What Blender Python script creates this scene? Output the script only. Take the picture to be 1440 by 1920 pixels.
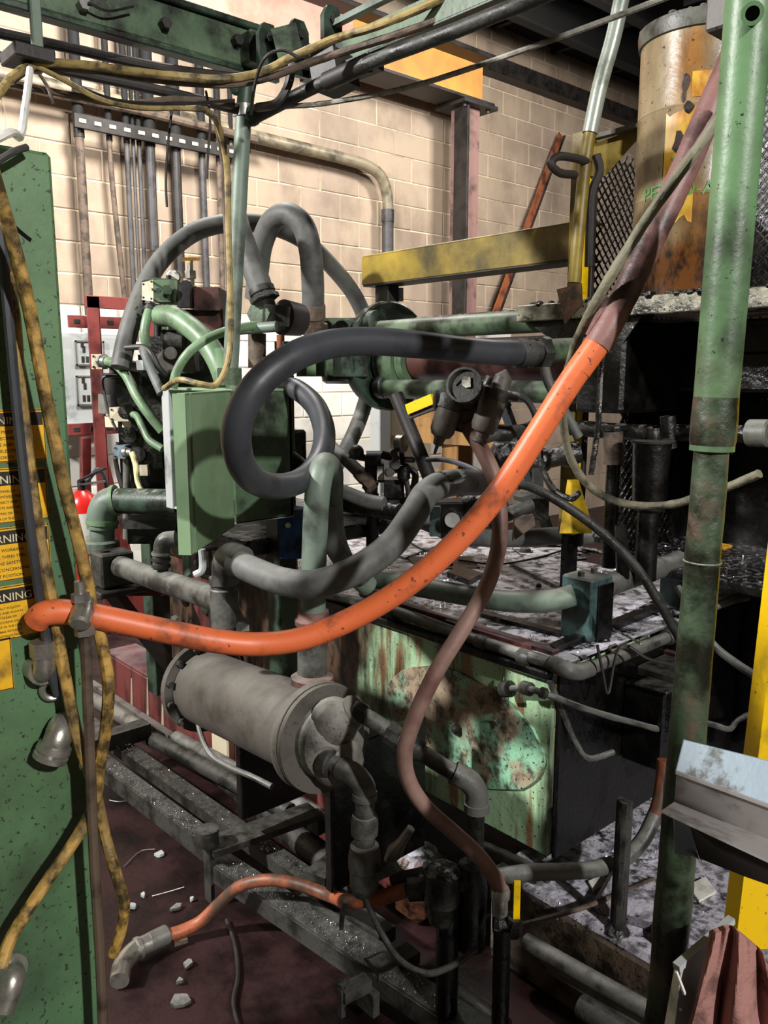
import bpy, bmesh, math, random
from mathutils import Vector as V, Matrix
random.seed(7)
for o in list(bpy.data.objects): bpy.data.objects.remove(o)
S = bpy.context.scene; COL = S.collection
# ---------------------------------------------------------------- camera
F0 = 1540.0; PIT = math.radians(9.51); YAW = math.radians(41.6); EYE = 1.55
hf = V((math.sin(YAW), math.cos(YAW), 0)); rt = V((math.cos(YAW), -math.sin(YAW), 0)); up = V((0, 0, 1))
FW = hf*math.cos(PIT) - up*math.sin(PIT); UP = hf*math.sin(PIT) + up*math.cos(PIT); CP = V((0, 0, EYE))
cd = bpy.data.cameras.new('camera'); cam = bpy.data.objects.new('camera', cd); COL.objects.link(cam)
cd.sensor_fit = 'VERTICAL'; cd.sensor_height = 36.0; cd.lens = F0/1920*36.0; cd.clip_start = .02
m = Matrix((rt, UP, -FW)).transposed().to_4x4(); m.translation = CP; cam.matrix_world = m
S.camera = cam
# ---------------------------------------------------------------- light and exposure
S.view_settings.view_transform = 'Standard'; S.view_settings.look = 'None'
S.view_settings.exposure = 0.0; S.view_settings.gamma = 1.0; S.view_settings.use_curve_mapping = False
wd = bpy.data.worlds.new('world'); S.world = wd; wd.use_nodes = True
wd.node_tree.nodes['Background'].inputs[0].default_value = (.8, .9, 1, 1); wd.node_tree.nodes['Background'].inputs[1].default_value = .01
def lamp(name, loc, aim, power, size, col=(1, 1, 1), sy=None):
    l = bpy.data.lights.new(name, 'AREA'); l.energy = power; l.color = col; l.size = size
    if sy: l.shape = 'RECTANGLE'; l.size_y = sy
    o = bpy.data.objects.new(name, l); COL.objects.link(o); o.location = loc
    o.rotation_euler = (V(aim) - V(loc)).to_track_quat('-Z', 'Y').to_euler(); return o
lamp('ceiling_lamp_key', (-2.6, 3.2, 3.9), (1.55, 1.5, .7), 470, .25, (1, .98, .95))
lamp('ceiling_lamp_back', (2.2, 3.6, 4.05), (3.2, 5.5, .9), 165, .5, (1, .96, .9))
lamp('ceiling_lamp_far', (5.4, 3.2, 4.05), (5.0, 5.5, .9), 95, .5, (1, .96, .9))
lamp('ceiling_lamp_front', (.0, -4.6, 4.1), (1.1, 1.6, 1.0), 430, .16, (1, .98, .95))
# ---------------------------------------------------------------- pixel rays to points in the room
def ray(px, py): return FW + rt*((px-720)/F0) + UP*((960-py)/F0)
def A(px, py, d): R = ray(px, py); return CP + R*(d/R.dot(hf))
def on(i, px, py, c): R = ray(px, py); return CP + R*((c-CP[i])/R[i])
def OX(px, py, c): return on(0, px, py, c)
def OY(px, py, c): return on(1, px, py, c)
def OZ(px, py, c): return on(2, px, py, c)
def P3(p): return p if isinstance(p, V) else (A(*p) if len(p) == 3 else V(p[:3]))
X, Y, Z = V((1, 0, 0)), V((0, 1, 0)), V((0, 0, 1))
# ---------------------------------------------------------------- mesh builder
def frame(ax):
    ax = ax.normalized(); t = V((0, 0, 1)) if abs(ax.z) < .9 else V((1, 0, 0))
    a = ax.cross(t).normalized(); return a, ax.cross(a).normalized()
def spline(pts, k=8):
    pts = [P3(p) for p in pts]
    if len(pts) < 3: return pts
    q = [pts[0]*2-pts[1]] + pts + [pts[-1]*2-pts[-2]]; out = []
    for i in range(1, len(q)-2):
        p0, p1, p2, p3 = q[i-1], q[i], q[i+1], q[i+2]
        t0 = 0; t1 = t0+max((p1-p0).length, 1e-5)**.5; t2 = t1+max((p2-p1).length, 1e-5)**.5; t3 = t2+max((p3-p2).length, 1e-5)**.5
        for j in range(k):
            t = t1+(t2-t1)*j/k
            a1 = p0*((t1-t)/(t1-t0))+p1*((t-t0)/(t1-t0)); a2 = p1*((t2-t)/(t2-t1))+p2*((t-t1)/(t2-t1)); a3 = p2*((t3-t)/(t3-t2))+p3*((t-t2)/(t3-t2))
            b1 = a1*((t2-t)/(t2-t0))+a2*((t-t0)/(t2-t0)); b2 = a2*((t3-t)/(t3-t1))+a3*((t-t1)/(t3-t1))
            out.append(b1*((t2-t)/(t2-t1))+b2*((t-t1)/(t2-t1)))
    out.append(pts[-1]); return out
class MB:
    def __init__(s): s.v = []; s.f = []
    def add(s, vs, fs):
        n = len(s.v); s.v += [V(v) for v in vs]; s.f += [tuple(n+i for i in f) for f in fs]; return s
    def plate(s, p, a, b, c):                       # parallelepiped from a corner and three edge vectors
        p = P3(p); vs = [p+a*i+b*j+c*k for k in (0, 1) for j in (0, 1) for i in (0, 1)]
        return s.add(vs, [(0, 2, 3, 1), (4, 5, 7, 6), (0, 1, 5, 4), (2, 6, 7, 3), (0, 4, 6, 2), (1, 3, 7, 5)])
    def box(s, lo, hi, b=.004, rz=0):
        lo, hi = V(lo), V(hi); c = (lo+hi)/2; h = (hi-lo)/2; b = min(b, min(h)*.6); R = Matrix.Rotation(rz, 3, 'Z')
        idx = {}; vs = []
        for sx in (-1, 1):
            for sy in (-1, 1):
                for sz in (-1, 1):
                    for ax in range(3):
                        q = V((sx*(h.x-(b if ax != 0 else 0)), sy*(h.y-(b if ax != 1 else 0)), sz*(h.z-(b if ax != 2 else 0))))
                        idx[(sx, sy, sz, ax)] = len(vs); vs.append(c+R@q)
        fs = []
        for ax in range(3):
            o = [i for i in range(3) if i != ax]
            for sg in (-1, 1):
                f = []
                for (u, w) in ((-1, -1), (1, -1), (1, 1), (-1, 1)):
                    k = [0, 0, 0]; k[ax] = sg; k[o[0]] = u; k[o[1]] = w; f.append(idx[(*k, ax)])
                fs.append(f)
            for u in (-1, 1):
                for w in (-1, 1):
                    k1 = [0, 0, 0]; k1[o[0]] = u; k1[o[1]] = w; k2 = list(k1); k1[ax] = -1; k2[ax] = 1
                    fs.append((idx[(*k1, o[0])], idx[(*k2, o[0])], idx[(*k2, o[1])], idx[(*k1, o[1])]))
        for sx in (-1, 1):
            for sy in (-1, 1):
                for sz in (-1, 1): fs.append([idx[(sx, sy, sz, a)] for a in range(3)])
        return s.add(vs, fs)
    def bar(s, p0, p1, w, h, roll=None):             # square bar between two points, w sideways, h upwards
        p0, p1 = P3(p0), P3(p1); d = (p1-p0); u = roll or (Z if abs(d.normalized().z) < .9 else X)
        sd = d.cross(u).normalized(); u2 = sd.cross(d).normalized()
        return s.plate(p0-sd*w/2-u2*h/2, d, sd*w, u2*h)
    def lathe(s, p0, ax, prof, n=20, caps=True):
        p0 = P3(p0); ax = ax.normalized(); a, b = frame(ax); vs = []; fs = []
        for (t, r) in prof:
            for i in range(n):
                th = 2*math.pi*i/n; vs.append(p0+ax*t+a*(r*math.cos(th))+b*(r*math.sin(th)))
        for k in range(len(prof)-1):
            for i in range(n):
                j = (i+1) % n; fs.append((k*n+i, k*n+j, (k+1)*n+j, (k+1)*n+i))
        if caps: fs.append(tuple(range(n-1, -1, -1))); fs.append(tuple((len(prof)-1)*n+i for i in range(n)))
        return s.add(vs, fs)
    def cyl(s, p0, p1, r, r1=None, n=16):
        p0, p1 = P3(p0), P3(p1); L = (p1-p0).length; return s.lathe(p0, p1-p0, [(0, r), (L, r if r1 is None else r1)], n)
    def ball(s, c, r, n=14, k=8, sq=1, ax=Z):
        c = P3(c); return s.lathe(c, ax, [(-r*math.cos(math.pi*i/k)*sq, max(r*math.sin(math.pi*i/k), r*.02)) for i in range(k+1)], n)
    def ring(s, c, ax, R, r, n=24, k=8, a0=0, a1=2*math.pi):
        c = P3(c); a, b = frame(ax); pts = [c+a*(R*math.cos(a0+(a1-a0)*i/n))+b*(R*math.sin(a0+(a1-a0)*i/n)) for i in range(n+1)]
        return s.tube(pts, r, k, 0)
    def tube(s, pts, r, n=12, k=8, wob=0):
        pts = spline(pts, k) if k else [P3(p) for p in pts]
        m_ = len(pts); vs = []; fs = []; a = None
        for i, p in enumerate(pts):
            t = (pts[min(i+1, m_-1)]-pts[max(i-1, 0)]).normalized()
            if a is None: a, _ = frame(t)
            a = (a-t*a.dot(t)).normalized(); b = t.cross(a)
            rr = r(i/(m_-1)) if callable(r) else r
            for j in range(n):
                th = 2*math.pi*j/n; q = rr*(1+wob*(random.random()-.5)); vs.append(p+a*(q*math.cos(th))+b*(q*math.sin(th)))
        for i in range(m_-1):
            for j in range(n):
                l = (j+1) % n; fs.append((i*n+j, i*n+l, (i+1)*n+l, (i+1)*n+j))
        fs.append(tuple(range(n-1, -1, -1))); fs.append(tuple((m_-1)*n+j for j in range(n)))
        return s.add(vs, fs)
    def prism(s, poly, vec):
        poly = [P3(p) for p in poly]; n = len(poly)
        return s.add(poly+[p+vec for p in poly], [tuple(range(n-1, -1, -1)), tuple(range(n, 2*n))]+[(i, (i+1) % n, n+(i+1) % n, n+i) for i in range(n)])
    def nut(s, p0, p1, r): return s.cyl(p0, p1, r, n=6)
MESH = {}
def mesh_of(mb, name, org, mat):
    me = bpy.data.meshes.new(name); me.from_pydata([v-org for v in mb.v], [], mb.f)
    bm = bmesh.new(); bm.from_mesh(me); bmesh.ops.recalc_face_normals(bm, faces=bm.faces)
    for f in bm.faces: f.smooth = True
    for e in bm.edges:
        if len(e.link_faces) == 2 and e.calc_face_angle(0) > .6: e.smooth = False
    bm.to_mesh(me); bm.free(); me.materials.append(mat); return me
ORG = {}
def part(name, mb, mat, parent, label=None, stuff=False):
    org = ORG[parent.name]; me = mesh_of(mb, name, org, mat); o = bpy.data.objects.new(name, me); COL.objects.link(o)
    o.parent = parent; ORG[o.name] = org
    if label: o['label'] = label
    if stuff: o['kind'] = 'stuff'
    return o
def thing(name, label, cat, loc, group=None):
    o = bpy.data.objects.new(name, None); COL.objects.link(o); o.location = P3(loc); o.empty_display_size = .05
    o['label'] = label; o['category'] = cat
    if group: o['group'] = group
    ORG[o.name] = P3(loc).copy(); return o
def solo(name, mb, mat, label=None, cat=None, group=None, kind=None):
    lo = V([min(v[i] for v in mb.v) for i in range(3)]); hi = V([max(v[i] for v in mb.v) for i in range(3)])
    org = V(((lo.x+hi.x)/2, (lo.y+hi.y)/2, lo.z)); o = bpy.data.objects.new(name, mesh_of(mb, name, org, mat)); COL.objects.link(o)
    o.location = org; ORG[o.name] = org
    if label: o['label'] = label
    if cat: o['category'] = cat
    if group: o['group'] = group
    if kind: o['kind'] = kind
    return o
# ---------------------------------------------------------------- materials
def hx(h, k=1.0):
    c = [int(h[i:i+2], 16)/255 for i in (0, 2, 4)]; return tuple(k*(x/12.92 if x <= .04045 else ((x+.055)/1.055)**2.4) for x in c)+(1,)
def M(name, col, grime='14120f', amt=.45, sc=9, rough=.6, grough=.45, metal=0, bump=.25, bsc=70, speck=.0, dust=0, dustcol='8d8b86', streak=1, c2=None, c2amt=.5, c2sc=3, soft=.12, dsc=40, dsoft=.1, stain_shade=None):
    mt = bpy.data.materials.new(name); mt.use_nodes = True; N = mt.node_tree.nodes; L = mt.node_tree.links; N.clear()
    out = N.new('ShaderNodeOutputMaterial'); bs = N.new('ShaderNodeBsdfPrincipled'); L.new(bs.outputs[0], out.inputs[0])
    g = N.new('ShaderNodeNewGeometry')
    def noise(scale, det=5, st=1, off=0):
        mp = N.new('ShaderNodeMapping'); mp.inputs['Scale'].default_value = (1, 1, 1/st); mp.inputs['Location'].default_value = (off, off*1.7, off*.6); L.new(g.outputs['Position'], mp.inputs[0])
        n = N.new('ShaderNodeTexNoise'); n.inputs['Scale'].default_value = scale; n.inputs['Detail'].default_value = det; n.inputs['Roughness'].default_value = .6; L.new(mp.outputs[0], n.inputs[0]); return n.outputs[0]
    def step(src, a, b):
        r = N.new('ShaderNodeMapRange'); r.inputs[1].default_value = a; r.inputs[2].default_value = b; r.interpolation_type = 'SMOOTHSTEP'; L.new(src, r.inputs[0]); return r.outputs[0]
    def mixc(f, a, b):
        x = N.new('ShaderNodeMix'); x.data_type = 'RGBA'
        if isinstance(f, float): x.inputs[0].default_value = f
        else: L.new(f, x.inputs[0])
        for i, q in ((6, a), (7, b)):
            if isinstance(q, tuple): x.inputs[i].default_value = q
            else: L.new(q, x.inputs[i])
        return x.outputs[2]
    def mathn(op, a, b):
        x = N.new('ShaderNodeMath'); x.operation = op
        for i, q in ((0, a), (1, b)):
            if isinstance(q, (int, float)): x.inputs[i].default_value = q
            else: L.new(q, x.inputs[i])
        return x.outputs[0]
    c = hx(col)
    if c2: c = mixc(step(noise(c2sc, 4, streak, 3.1), .62-c2amt*.25, .62-c2amt*.25+soft), hx(col), hx(c2))
    n1 = noise(sc, 7, streak); th = .72-amt*.42
    gm = step(n1, th-soft, th+soft)
    c = mixc(gm, c, hx(grime))
    if speck:
        sp = step(noise(95, 3, 1, 5), .68-speck*.12, .71-speck*.12); c = mixc(sp, c, hx(grime)); gm = mathn('MAXIMUM', gm, sp)
    if dust:
        sx = N.new('ShaderNodeSeparateXYZ'); L.new(g.outputs['Normal'], sx.inputs[0])
        d = mathn('MULTIPLY', step(sx.outputs[2], .35, .95), step(noise(dsc, 6, 1, 9), .66-dust*.35-dsoft, .66-dust*.35+dsoft)); c = mixc(d, c, hx(dustcol))
    if stain_shade:                                        # (direction, from, to, colour): oil on the drum, painted shade on the tank, ragged edge along a direction
        dt = N.new('ShaderNodeVectorMath'); dt.operation = 'DOT_PRODUCT'; L.new(g.outputs['Position'], dt.inputs[0]); dt.inputs[1].default_value = stain_shade[0]
        sv = mathn('ADD', dt.outputs['Value'], mathn('MULTIPLY', mathn('SUBTRACT', noise(14, 6, 3, 2), .5), stain_shade[4])); sf = step(sv, stain_shade[1], stain_shade[2]); c = mixc(sf, c, mixc(step(noise(30, 5, 2, 7), .4, .6), hx(stain_shade[3]), hx('1a120c')))
    if isinstance(c, tuple): bs.inputs['Base Color'].default_value = c
    else: L.new(c, bs.inputs['Base Color'])
    rr = N.new('ShaderNodeMapRange'); L.new(gm, rr.inputs[0]); rr.inputs[3].default_value = rough; rr.inputs[4].default_value = grough; L.new(rr.outputs[0], bs.inputs['Roughness'])
    bs.inputs['Metallic'].default_value = metal
    if bump:
        b = N.new('ShaderNodeBump'); b.inputs['Strength'].default_value = bump; b.inputs['Distance'].default_value = .004; L.new(noise(bsc, 5), b.inputs['Height']); L.new(b.outputs[0], bs.inputs['Normal'])
    return mt
m_block = M('painted_block', 'b09d88', '8a7869', .32, 3.5, .85, .85, bump=.2, bsc=45, c2='a29080', c2amt=.6, c2sc=1.3, soft=.2, streak=1.5)
m_mortar = M('mortar', 'd6c4a8', '8d8070', .3, 3, .9, .9, bump=.2)
m_ceil = M('ceiling_black', '0d0d0e', '070707', .5, 3, .8, .8)
m_floor = M('floor_oxblood', '280d0d', '0e0505', .5, 5, .65, .4, bump=.35, bsc=50, speck=.15)
m_cab = M('cabinet_green', '587a52', '2c3524', .24, 3.5, .5, .5, bump=.12, speck=.6, c2='49694a', c2amt=.7, c2sc=1.6, soft=.2)
m_encl = M('enclosure_green', '7d9674', '586d50', .25, 5, .45, .5, bump=.06, c2='708a68', c2amt=.5)
m_green = M('machine_green', '55694f', '1c1f19', .45, 8, .5, .4, bump=.25, dust=.3, dsc=14, dsoft=.25, c2='455c42', c2amt=.5)
m_dgreen = M('dark_green', '34493a', '12150f', .55, 8, .5, .35, bump=.25, dust=.25)
m_lgreen = M('hose_green', '6f8a69', '4a5443', .3, 10, .45, .5, bump=.08)
m_pgreen = M('pipe_green', '68776a', '3d433c', .35, 10, .5, .5, bump=.15, dust=.45, dustcol='77796f', dsc=16, dsoft=.25)
m_post = M('post_green', '5f8159', '20271a', .34, 6, .45, .4, bump=.3, bsc=45, speck=.15, c2='515f45', c2amt=.5, c2sc=4, soft=.2)
m_postd = M('post_oily_green', '3a4c36', '15170f', .6, 12, .5, .3, bump=.7, bsc=40, c2='57453a', c2amt=.4, c2sc=5)
m_tank = M('tank_peeling_green', 'a3c49b', '231b15', .36, 12, .55, .3, bump=.5, bsc=35, speck=.4, streak=8, c2='8f6a48', c2amt=.45, c2sc=21, stain_shade=((0, 1, 0), 1.75, 2.0, '4a382a', .7))  # left part darkened in the colour, for the shade of the hoses
m_tankp = M('tank_peeled_patch', '8cc09e', '40372e', .4, 26, .6, .5, bump=.9, bsc=30, speck=.4, c2='a39079', c2amt=.7, c2sc=6)
m_black = M('oily_black', '0d0c0a', '040404', .5, 12, .4, .18, bump=.6, bsc=55)
m_bgrime = M('greasy_grime', '1f1d19', '090807', .5, 15, .4, .18, bump=1.0, bsc=60, dust=.3, dustcol='77757a', dsc=50, dsoft=.05)
m_lid = M('lid_grimy', '7a777b', '0d0c0b', .6, 6, .3, .12, bump=1.0, bsc=45, dust=.55, dustcol='d6d3dc', dsc=24, dsoft=.1)  # pale dust also carries painted glints of light on the lid
m_rubber = M('hose_grey', '5c5d5a', '3a3a37', .35, 9, .6, .6, bump=.12, dust=.5, dustcol='7a7b77', dsc=12, dsoft=.3)
m_rubberd = M('hose_dark', '3b3d42', '26272a', .35, 8, .42, .5, bump=.06)
m_hgrey = M('hose_slate', '666a68', '474a49', .4, 12, .6, .6, bump=.1, dust=.35)
m_cast = M('dusty_iron', '524e48', '35322c', .35, 5, .55, .5, bump=.25, bsc=90, speck=.25, dust=.55, dustcol='77736c', c2='4d3f3a', c2amt=.4, dsc=10, dsoft=.35)
m_iron = M('dark_iron', '383733', '171613', .5, 11, .6, .4, bump=.6, bsc=60, speck=.3, dust=.42, dustcol='504f4b', dsc=30, dsoft=.2)
m_pipe = M('grimy_pipe', '54544f', '22211d', .45, 11, .55, .4, bump=.5, bsc=60, dust=.6, dustcol='85847f', dsc=18, dsoft=.25)
m_steel = M('dull_steel', '8e8d88', '4a4843', .35, 9, .4, .5, metal=.6, bump=.15)
m_zinc = M('zinc_fitting', 'b4b1a8', '57524a', .3, 20, .3, .5, metal=.8, bump=.15)
m_silver = M('bright_swarf', 'd8d6dc', '6f6d72', .3, 60, .25, .4, metal=.9, bump=0)
m_orange = M('hose_orange', 'd86a3c', '74402c', .25, 16, .45, .5, bump=.08, speck=.25)
m_sleeve = M('hose_brown_sleeve', '7d5a55', '3c2826', .4, 10, .5, .45, bump=.3, c2='9a7670', c2amt=.4)
m_brownh = M('hose_brown', '8d7167', '553530', .35, 7, .5, .5, bump=.1, c2='6f443e', c2amt=.5, soft=.2)
m_yhose = M('hose_yellow_dirty', 'b48f48', '3f321a', .48, 30, .55, .5, bump=.3, c2='8d7340', c2amt=.5, c2sc=9)
m_cable = M('cable_cream', '9a8654', '3f3728', .45, 24, .55, .5, bump=.2)
m_cream = M('cord_cream', 'd8cf9a', '8a8058', .15, 12, .5, .5, bump=.05)
m_yellow = M('yellow_paint', 'e3b800', '6a5410', .18, 6, .4, .5, bump=.1, speck=.1)
m_ydirty = M('yellow_dirty_shaded', 'b0952c', '2b2610', .62, 3.2, .5, .45, bump=.2, soft=.25)  # real dirt, thickened to paint in the shade on the yellow beam
m_red = M('red_primer', '6e3431', '24110f', .42, 8, .6, .5, bump=.25, dust=.45, dustcol='6e666a', streak=3, dsc=14, dsoft=.3)
m_redf = M('red_frame', '7a332f', '331614', .35, 6, .55, .5, bump=.1)
m_extr = M('extinguisher_red', 'd0211c', '7e1210', .1, 9, .3, .4, bump=0)
m_white = M('white_plastic', 'dedbd2', '8f8a80', .2, 10, .5, .5, bump=.05)
m_elec = M('panel_grey', 'a9adac', '5c6060', .2, 6, .5, .5, bump=.05)
m_tan = M('box_tan', 'cbc0a6', '8a806c', .25, 9, .5, .5, bump=.1)
m_beam = M('beam_rust_lamplight', 'dd9c48', 'b07040', .35, 3, .75, .7, bump=.15, c2='e0b070', c2amt=.5, c2sc=1.6, soft=.3)
m_col = M('column_mauve', '8a6a64', '4b3a38', .35, 5, .65, .6, bump=.1)
m_dark = M('dark_steel', '2b2624', '100e0d', .45, 8, .55, .5, bump=.2)
m_wood = M('old_wood', 'a57b45', '4a341c', .4, 7, .75, .7, bump=.25, streak=6)
m_rust = M('rusty_iron', '94522f', '4a261a', .45, 9, .75, .7, bump=.2)
m_cond = M('conduit_tan', '8e836c', '353025', .4, 5, .4, .5, bump=.1)
m_condg = M('conduit_grey', '474445', '222021', .4, 8, .5, .5, bump=.1)
m_condb = M('conduit_brown', '655548', '352b24', .45, 16, .7, .6, bump=.5)
m_drum = M('drum_yellow_rust', '9c8c6c', '4a331c', .4, 6, .4, .25, bump=.3, bsc=25, c2='b97a2c', c2amt=.55, c2sc=4, streak=2.2, speck=.3, soft=.25, stain_shade=((0, 0, -1), -2.08, -1.86, '5a3512', .3))
m_drumb = M('drum_rim', '5c5d54', '22201b', .45, 12, .5, .4, bump=.3, dust=.7, dustcol='8b8a84', dsc=30)
m_label = M('drum_label', 'd8b040', '8a4a12', .5, 16, .45, .4, bump=.05, c2='c87818', c2amt=.6, c2sc=9, streak=2, soft=.2)
m_teal = M('teal_block', '3b5452', '1a2423', .45, 14, .5, .4, bump=.4, dust=.75, dustcol='5e5d58', dsc=20, dsoft=.25)
m_blue = M('blue_valve', '1d4a80', '0c1420', .4, 12, .4, .3, bump=.2)
m_conc = M('plinth_concrete', '77737b', '1f1c1b', .45, 9, .5, .2, bump=1.0, bsc=55, dust=.5, dustcol='c4c1cc', speck=.6, dsc=34, dsoft=.1)
m_concs = M('plinth_side', '57493c', '1c1813', .45, 14, .6, .3, bump=1.0, bsc=40, speck=.5)
m_rag = M('pink_rag', '9f726a', '50332f', .35, 14, .9, .9, bump=.7, bsc=120, c2='8c5850', c2amt=.6)
m_trough = M('trough_paint', '74838e', '34332d', .32, 18, .4, .5, bump=.1, c2='6f8286', c2amt=.5, soft=.05)
m_alu = M('bare_sheet', '96918f', '554f49', .35, 14, .4, .5, metal=.35, bump=.15)
m_sign = M('sign_yellow', 'e2ac12', '7d5f1c', .33, 14, .5, .6, bump=.05, speck=.15)
m_signk = M('sign_black', '161410', '2c281c', .3, 12, .5, .6, bump=.05)
m_signw = M('sign_cream', 'd9cfa6', '6b5e3a', .3, 16, .5, .6, bump=0)
m_label_g = M('paint_green_mark', '3f9a4a', '7a8a2a', .3, 14, .5, .5, bump=0)
m_hole = M('hole_dark', '2a120d', '0a0605', .5, 20, .6, .3, bump=.3)
m_brass = M('brass', 'b98a3a', '5a4018', .3, 20, .35, .5, metal=.8, bump=.1)
m_glass = M('gauge_face', 'c9c7bc', '45433c', .35, 30, .2, .4, bump=0)
m_maroon = M('coil_maroon', '4a2a26', '1c100e', .4, 10, .5, .4, bump=.15)
m_beamp = M('beam_pink', 'd0a090', 'a8705c', .4, 4, .75, .7, bump=.15, c2='dcb8a4', c2amt=.6, c2sc=1.6, soft=.3)
m_rodb = M('rod_brown', '5b4c40', '2c241d', .4, 14, .35, .5, bump=.2)
m_bon = M('bonnet_dusty', '6e6b64', '35332e', .4, 10, .55, .45, bump=.6, bsc=60, speck=.3, dust=.75, dustcol='9a978e', dsc=26, dsoft=.2)
m_ydirt2 = M('yellow_foot', 'd6b020', '2a230f', .45, 9, .5, .4, bump=.2, soft=.2)
m_rustc = M('rust_collar', '6f4a40', '3a2822', .45, 12, .65, .6, bump=.4, bsc=60, dust=.4, dustcol='857f78', dsc=16, dsoft=.3)
m_lip = M('shelf_lip', '8b8672', '211e19', .42, 12, .45, .25, bump=.9, bsc=40, speck=.5)
m_rustd = M('rust_dark', '573723', '150e0a', .5, 14, .4, .2, bump=1.0, bsc=45, dust=.5, dustcol='8b8890', dsc=30)
m_orangeb = M('hose_orange_dirty', 'a85a38', '4f3a2e', .5, 9, .5, .5, bump=.1, speck=.2)
m_galv = M('galvanised', '8f978c', '565c52', .35, 8, .35, .5, metal=.3, bump=.15)
m_dusty = M('dusty_line', '9c998f', '55524b', .4, 30, .8, .7, bump=.6)
m_olive = M('dusty_rubber', '77735f', '3c3a30', .4, 18, .7, .6, bump=.5)
# ---------------------------------------------------------------- helpers for recurring kinds
def text(body, org, right, upv, size, mat, parent, name='lettering', align='CENTER'):
    cu = bpy.data.curves.new('txt', 'FONT'); cu.body = body; cu.size = size; cu.align_x = align; cu.extrude = .0002; cu.resolution_u = 2
    o = bpy.data.objects.new('txt', cu); COL.objects.link(o); dg = bpy.context.evaluated_depsgraph_get(); me0 = o.evaluated_get(dg).to_mesh()
    nrm = right.cross(upv); mb = MB(); mb.add([org+right*v.co.x+upv*v.co.y+nrm*v.co.z for v in me0.vertices], [tuple(p.vertices) for p in me0.polygons])
    bpy.data.objects.remove(o); bpy.data.curves.remove(cu)
    return part(name, mb, mat, parent)
def hose(name, label, cat, pts, r, mat, f0=None, f1=None, fm=None, group=None, n=14, wob=0, k=8):
    """bent hose; f0/f1 = (length, radius) of a crimped ferrule and nut at either end"""
    sp = spline(pts, k)
    if not (f0 or f1): return solo(name, MB().tube(sp, r, n, 0, wob), mat, label, cat, group)
    t = thing(name, label, cat, min(sp, key=lambda p: p.z), group)
    part('hose_body', MB().tube(sp, r, n, 0, wob), mat, t)
    for f, a, b in ((f0, sp[0], sp[1]), (f1, sp[-1], sp[-2])):
        if f:
            d = (a-b).normalized(); L, R = f
            part('ferrule', MB().lathe(a-d*L*.35, d, [(0, R*.97), (L*.05, R), (L*.45, R), (L*.5, R*.9), (L, R*.9)], 16), fm, t)
            part('nut', MB().nut(a+d*L*.3, a+d*L*.62, R*1.15), fm, t)
    return t
def pipe_run(mb, pts, r, n=14): return mb.tube(pts, r, n, 8)
def bolt(t, p, ax, r=.009, h=.008, mat=None): part('bolt', MB().nut(p, p+ax.normalized()*h, r), mat or m_iron, t)
# ================================================================ THE SETTING
fl = MB(); fl.box((-7, -5, -.1), (15, 6, 0), 0); solo('floor', fl, m_floor, kind='structure')
WY = 5.5
wb = MB(); wb.box((-7, WY, 0), (15, WY+.2, 5), 0); wall = solo('wall_back', wb, m_mortar, kind='structure')
bw, bh = .4, .2; cand = []
for r_ in range(0, 24):
    for c_ in range(-2, 34):
        x0 = c_*bw+(.2 if r_ % 2 else 0); z0 = r_*bh; q = V((x0+.2, WY, z0+.1))-CP; D = q.dot(FW)
        px = 720+F0*q.dot(rt)/D if D > 0 else -999; py = 960-F0*q.dot(UP)/D if D > 0 else -999
        vis = -60 < px < 1260 and -60 < py < 1080 and D > 0
        cand.append((-(1/D**2) if vis else 1, x0, z0))
cand.sort()
m_block2 = M('painted_block_white', 'ebe8e0', 'b8b0a4', .2, 3.5, .85, .85, bump=.2, bsc=45, c2='dfd9cd', c2amt=.5, c2sc=1.3, soft=.2)
bm0 = MB().box((.004, WY-.006, .004), (bw-.004, WY+.02, bh-.005), .005); bme = mesh_of(bm0, 'concrete_block', V((0, 0, 0)), m_block); bme2 = mesh_of(bm0, 'white_block', V((0, 0, 0)), m_block2)
rest = MB()
for i, (k_, x0, z0) in enumerate(cand):
    if i < 298 and k_ < 0:
        o = bpy.data.objects.new('concrete_block', bme2 if z0 < 1.9 else bme); COL.objects.link(o); o.parent = wall
        o.location = V((x0, random.uniform(-.003, .003), z0))-ORG[wall.name]
    else: rest.plate(V((x0+.005, WY-.006, z0+.005)), X*(bw-.01), Y*.03, Z*(bh-.01))
part('concrete_block_rest', rest, m_block, wall, stuff=True)
for nm, lo, hi in (('wall_left', (-7.2, -5, 0), (-7, 6, 5)), ('wall_right', (15, -5, 0), (15.2, 6, 5)), ('wall_front', (-7, -5.2, 0), (15, -5, 5))):
    solo(nm, MB().box(lo, hi, 0), m_block, kind='structure')
ceil = solo('ceiling', MB().box((-7, -5, 4.75), (15, 6, 4.9), 0), m_ceil, kind='structure')
for i in range(16): part('joist', MB().box((-7, -4.6+i*.62, 4.42), (15, -4.5+i*.62, 4.75), .005), m_ceil, ceil)
for i in range(14): part('roof_rib', MB().box((-1+i*.9, -4.9, 4.70), (-.95+i*.9, 5.5, 4.76), .004), m_dark, ceil)
solo('trim_1', MB().box((-7, WY-.14, 4.28), (15, WY, 4.42), .004), m_dark, kind='structure')
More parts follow.
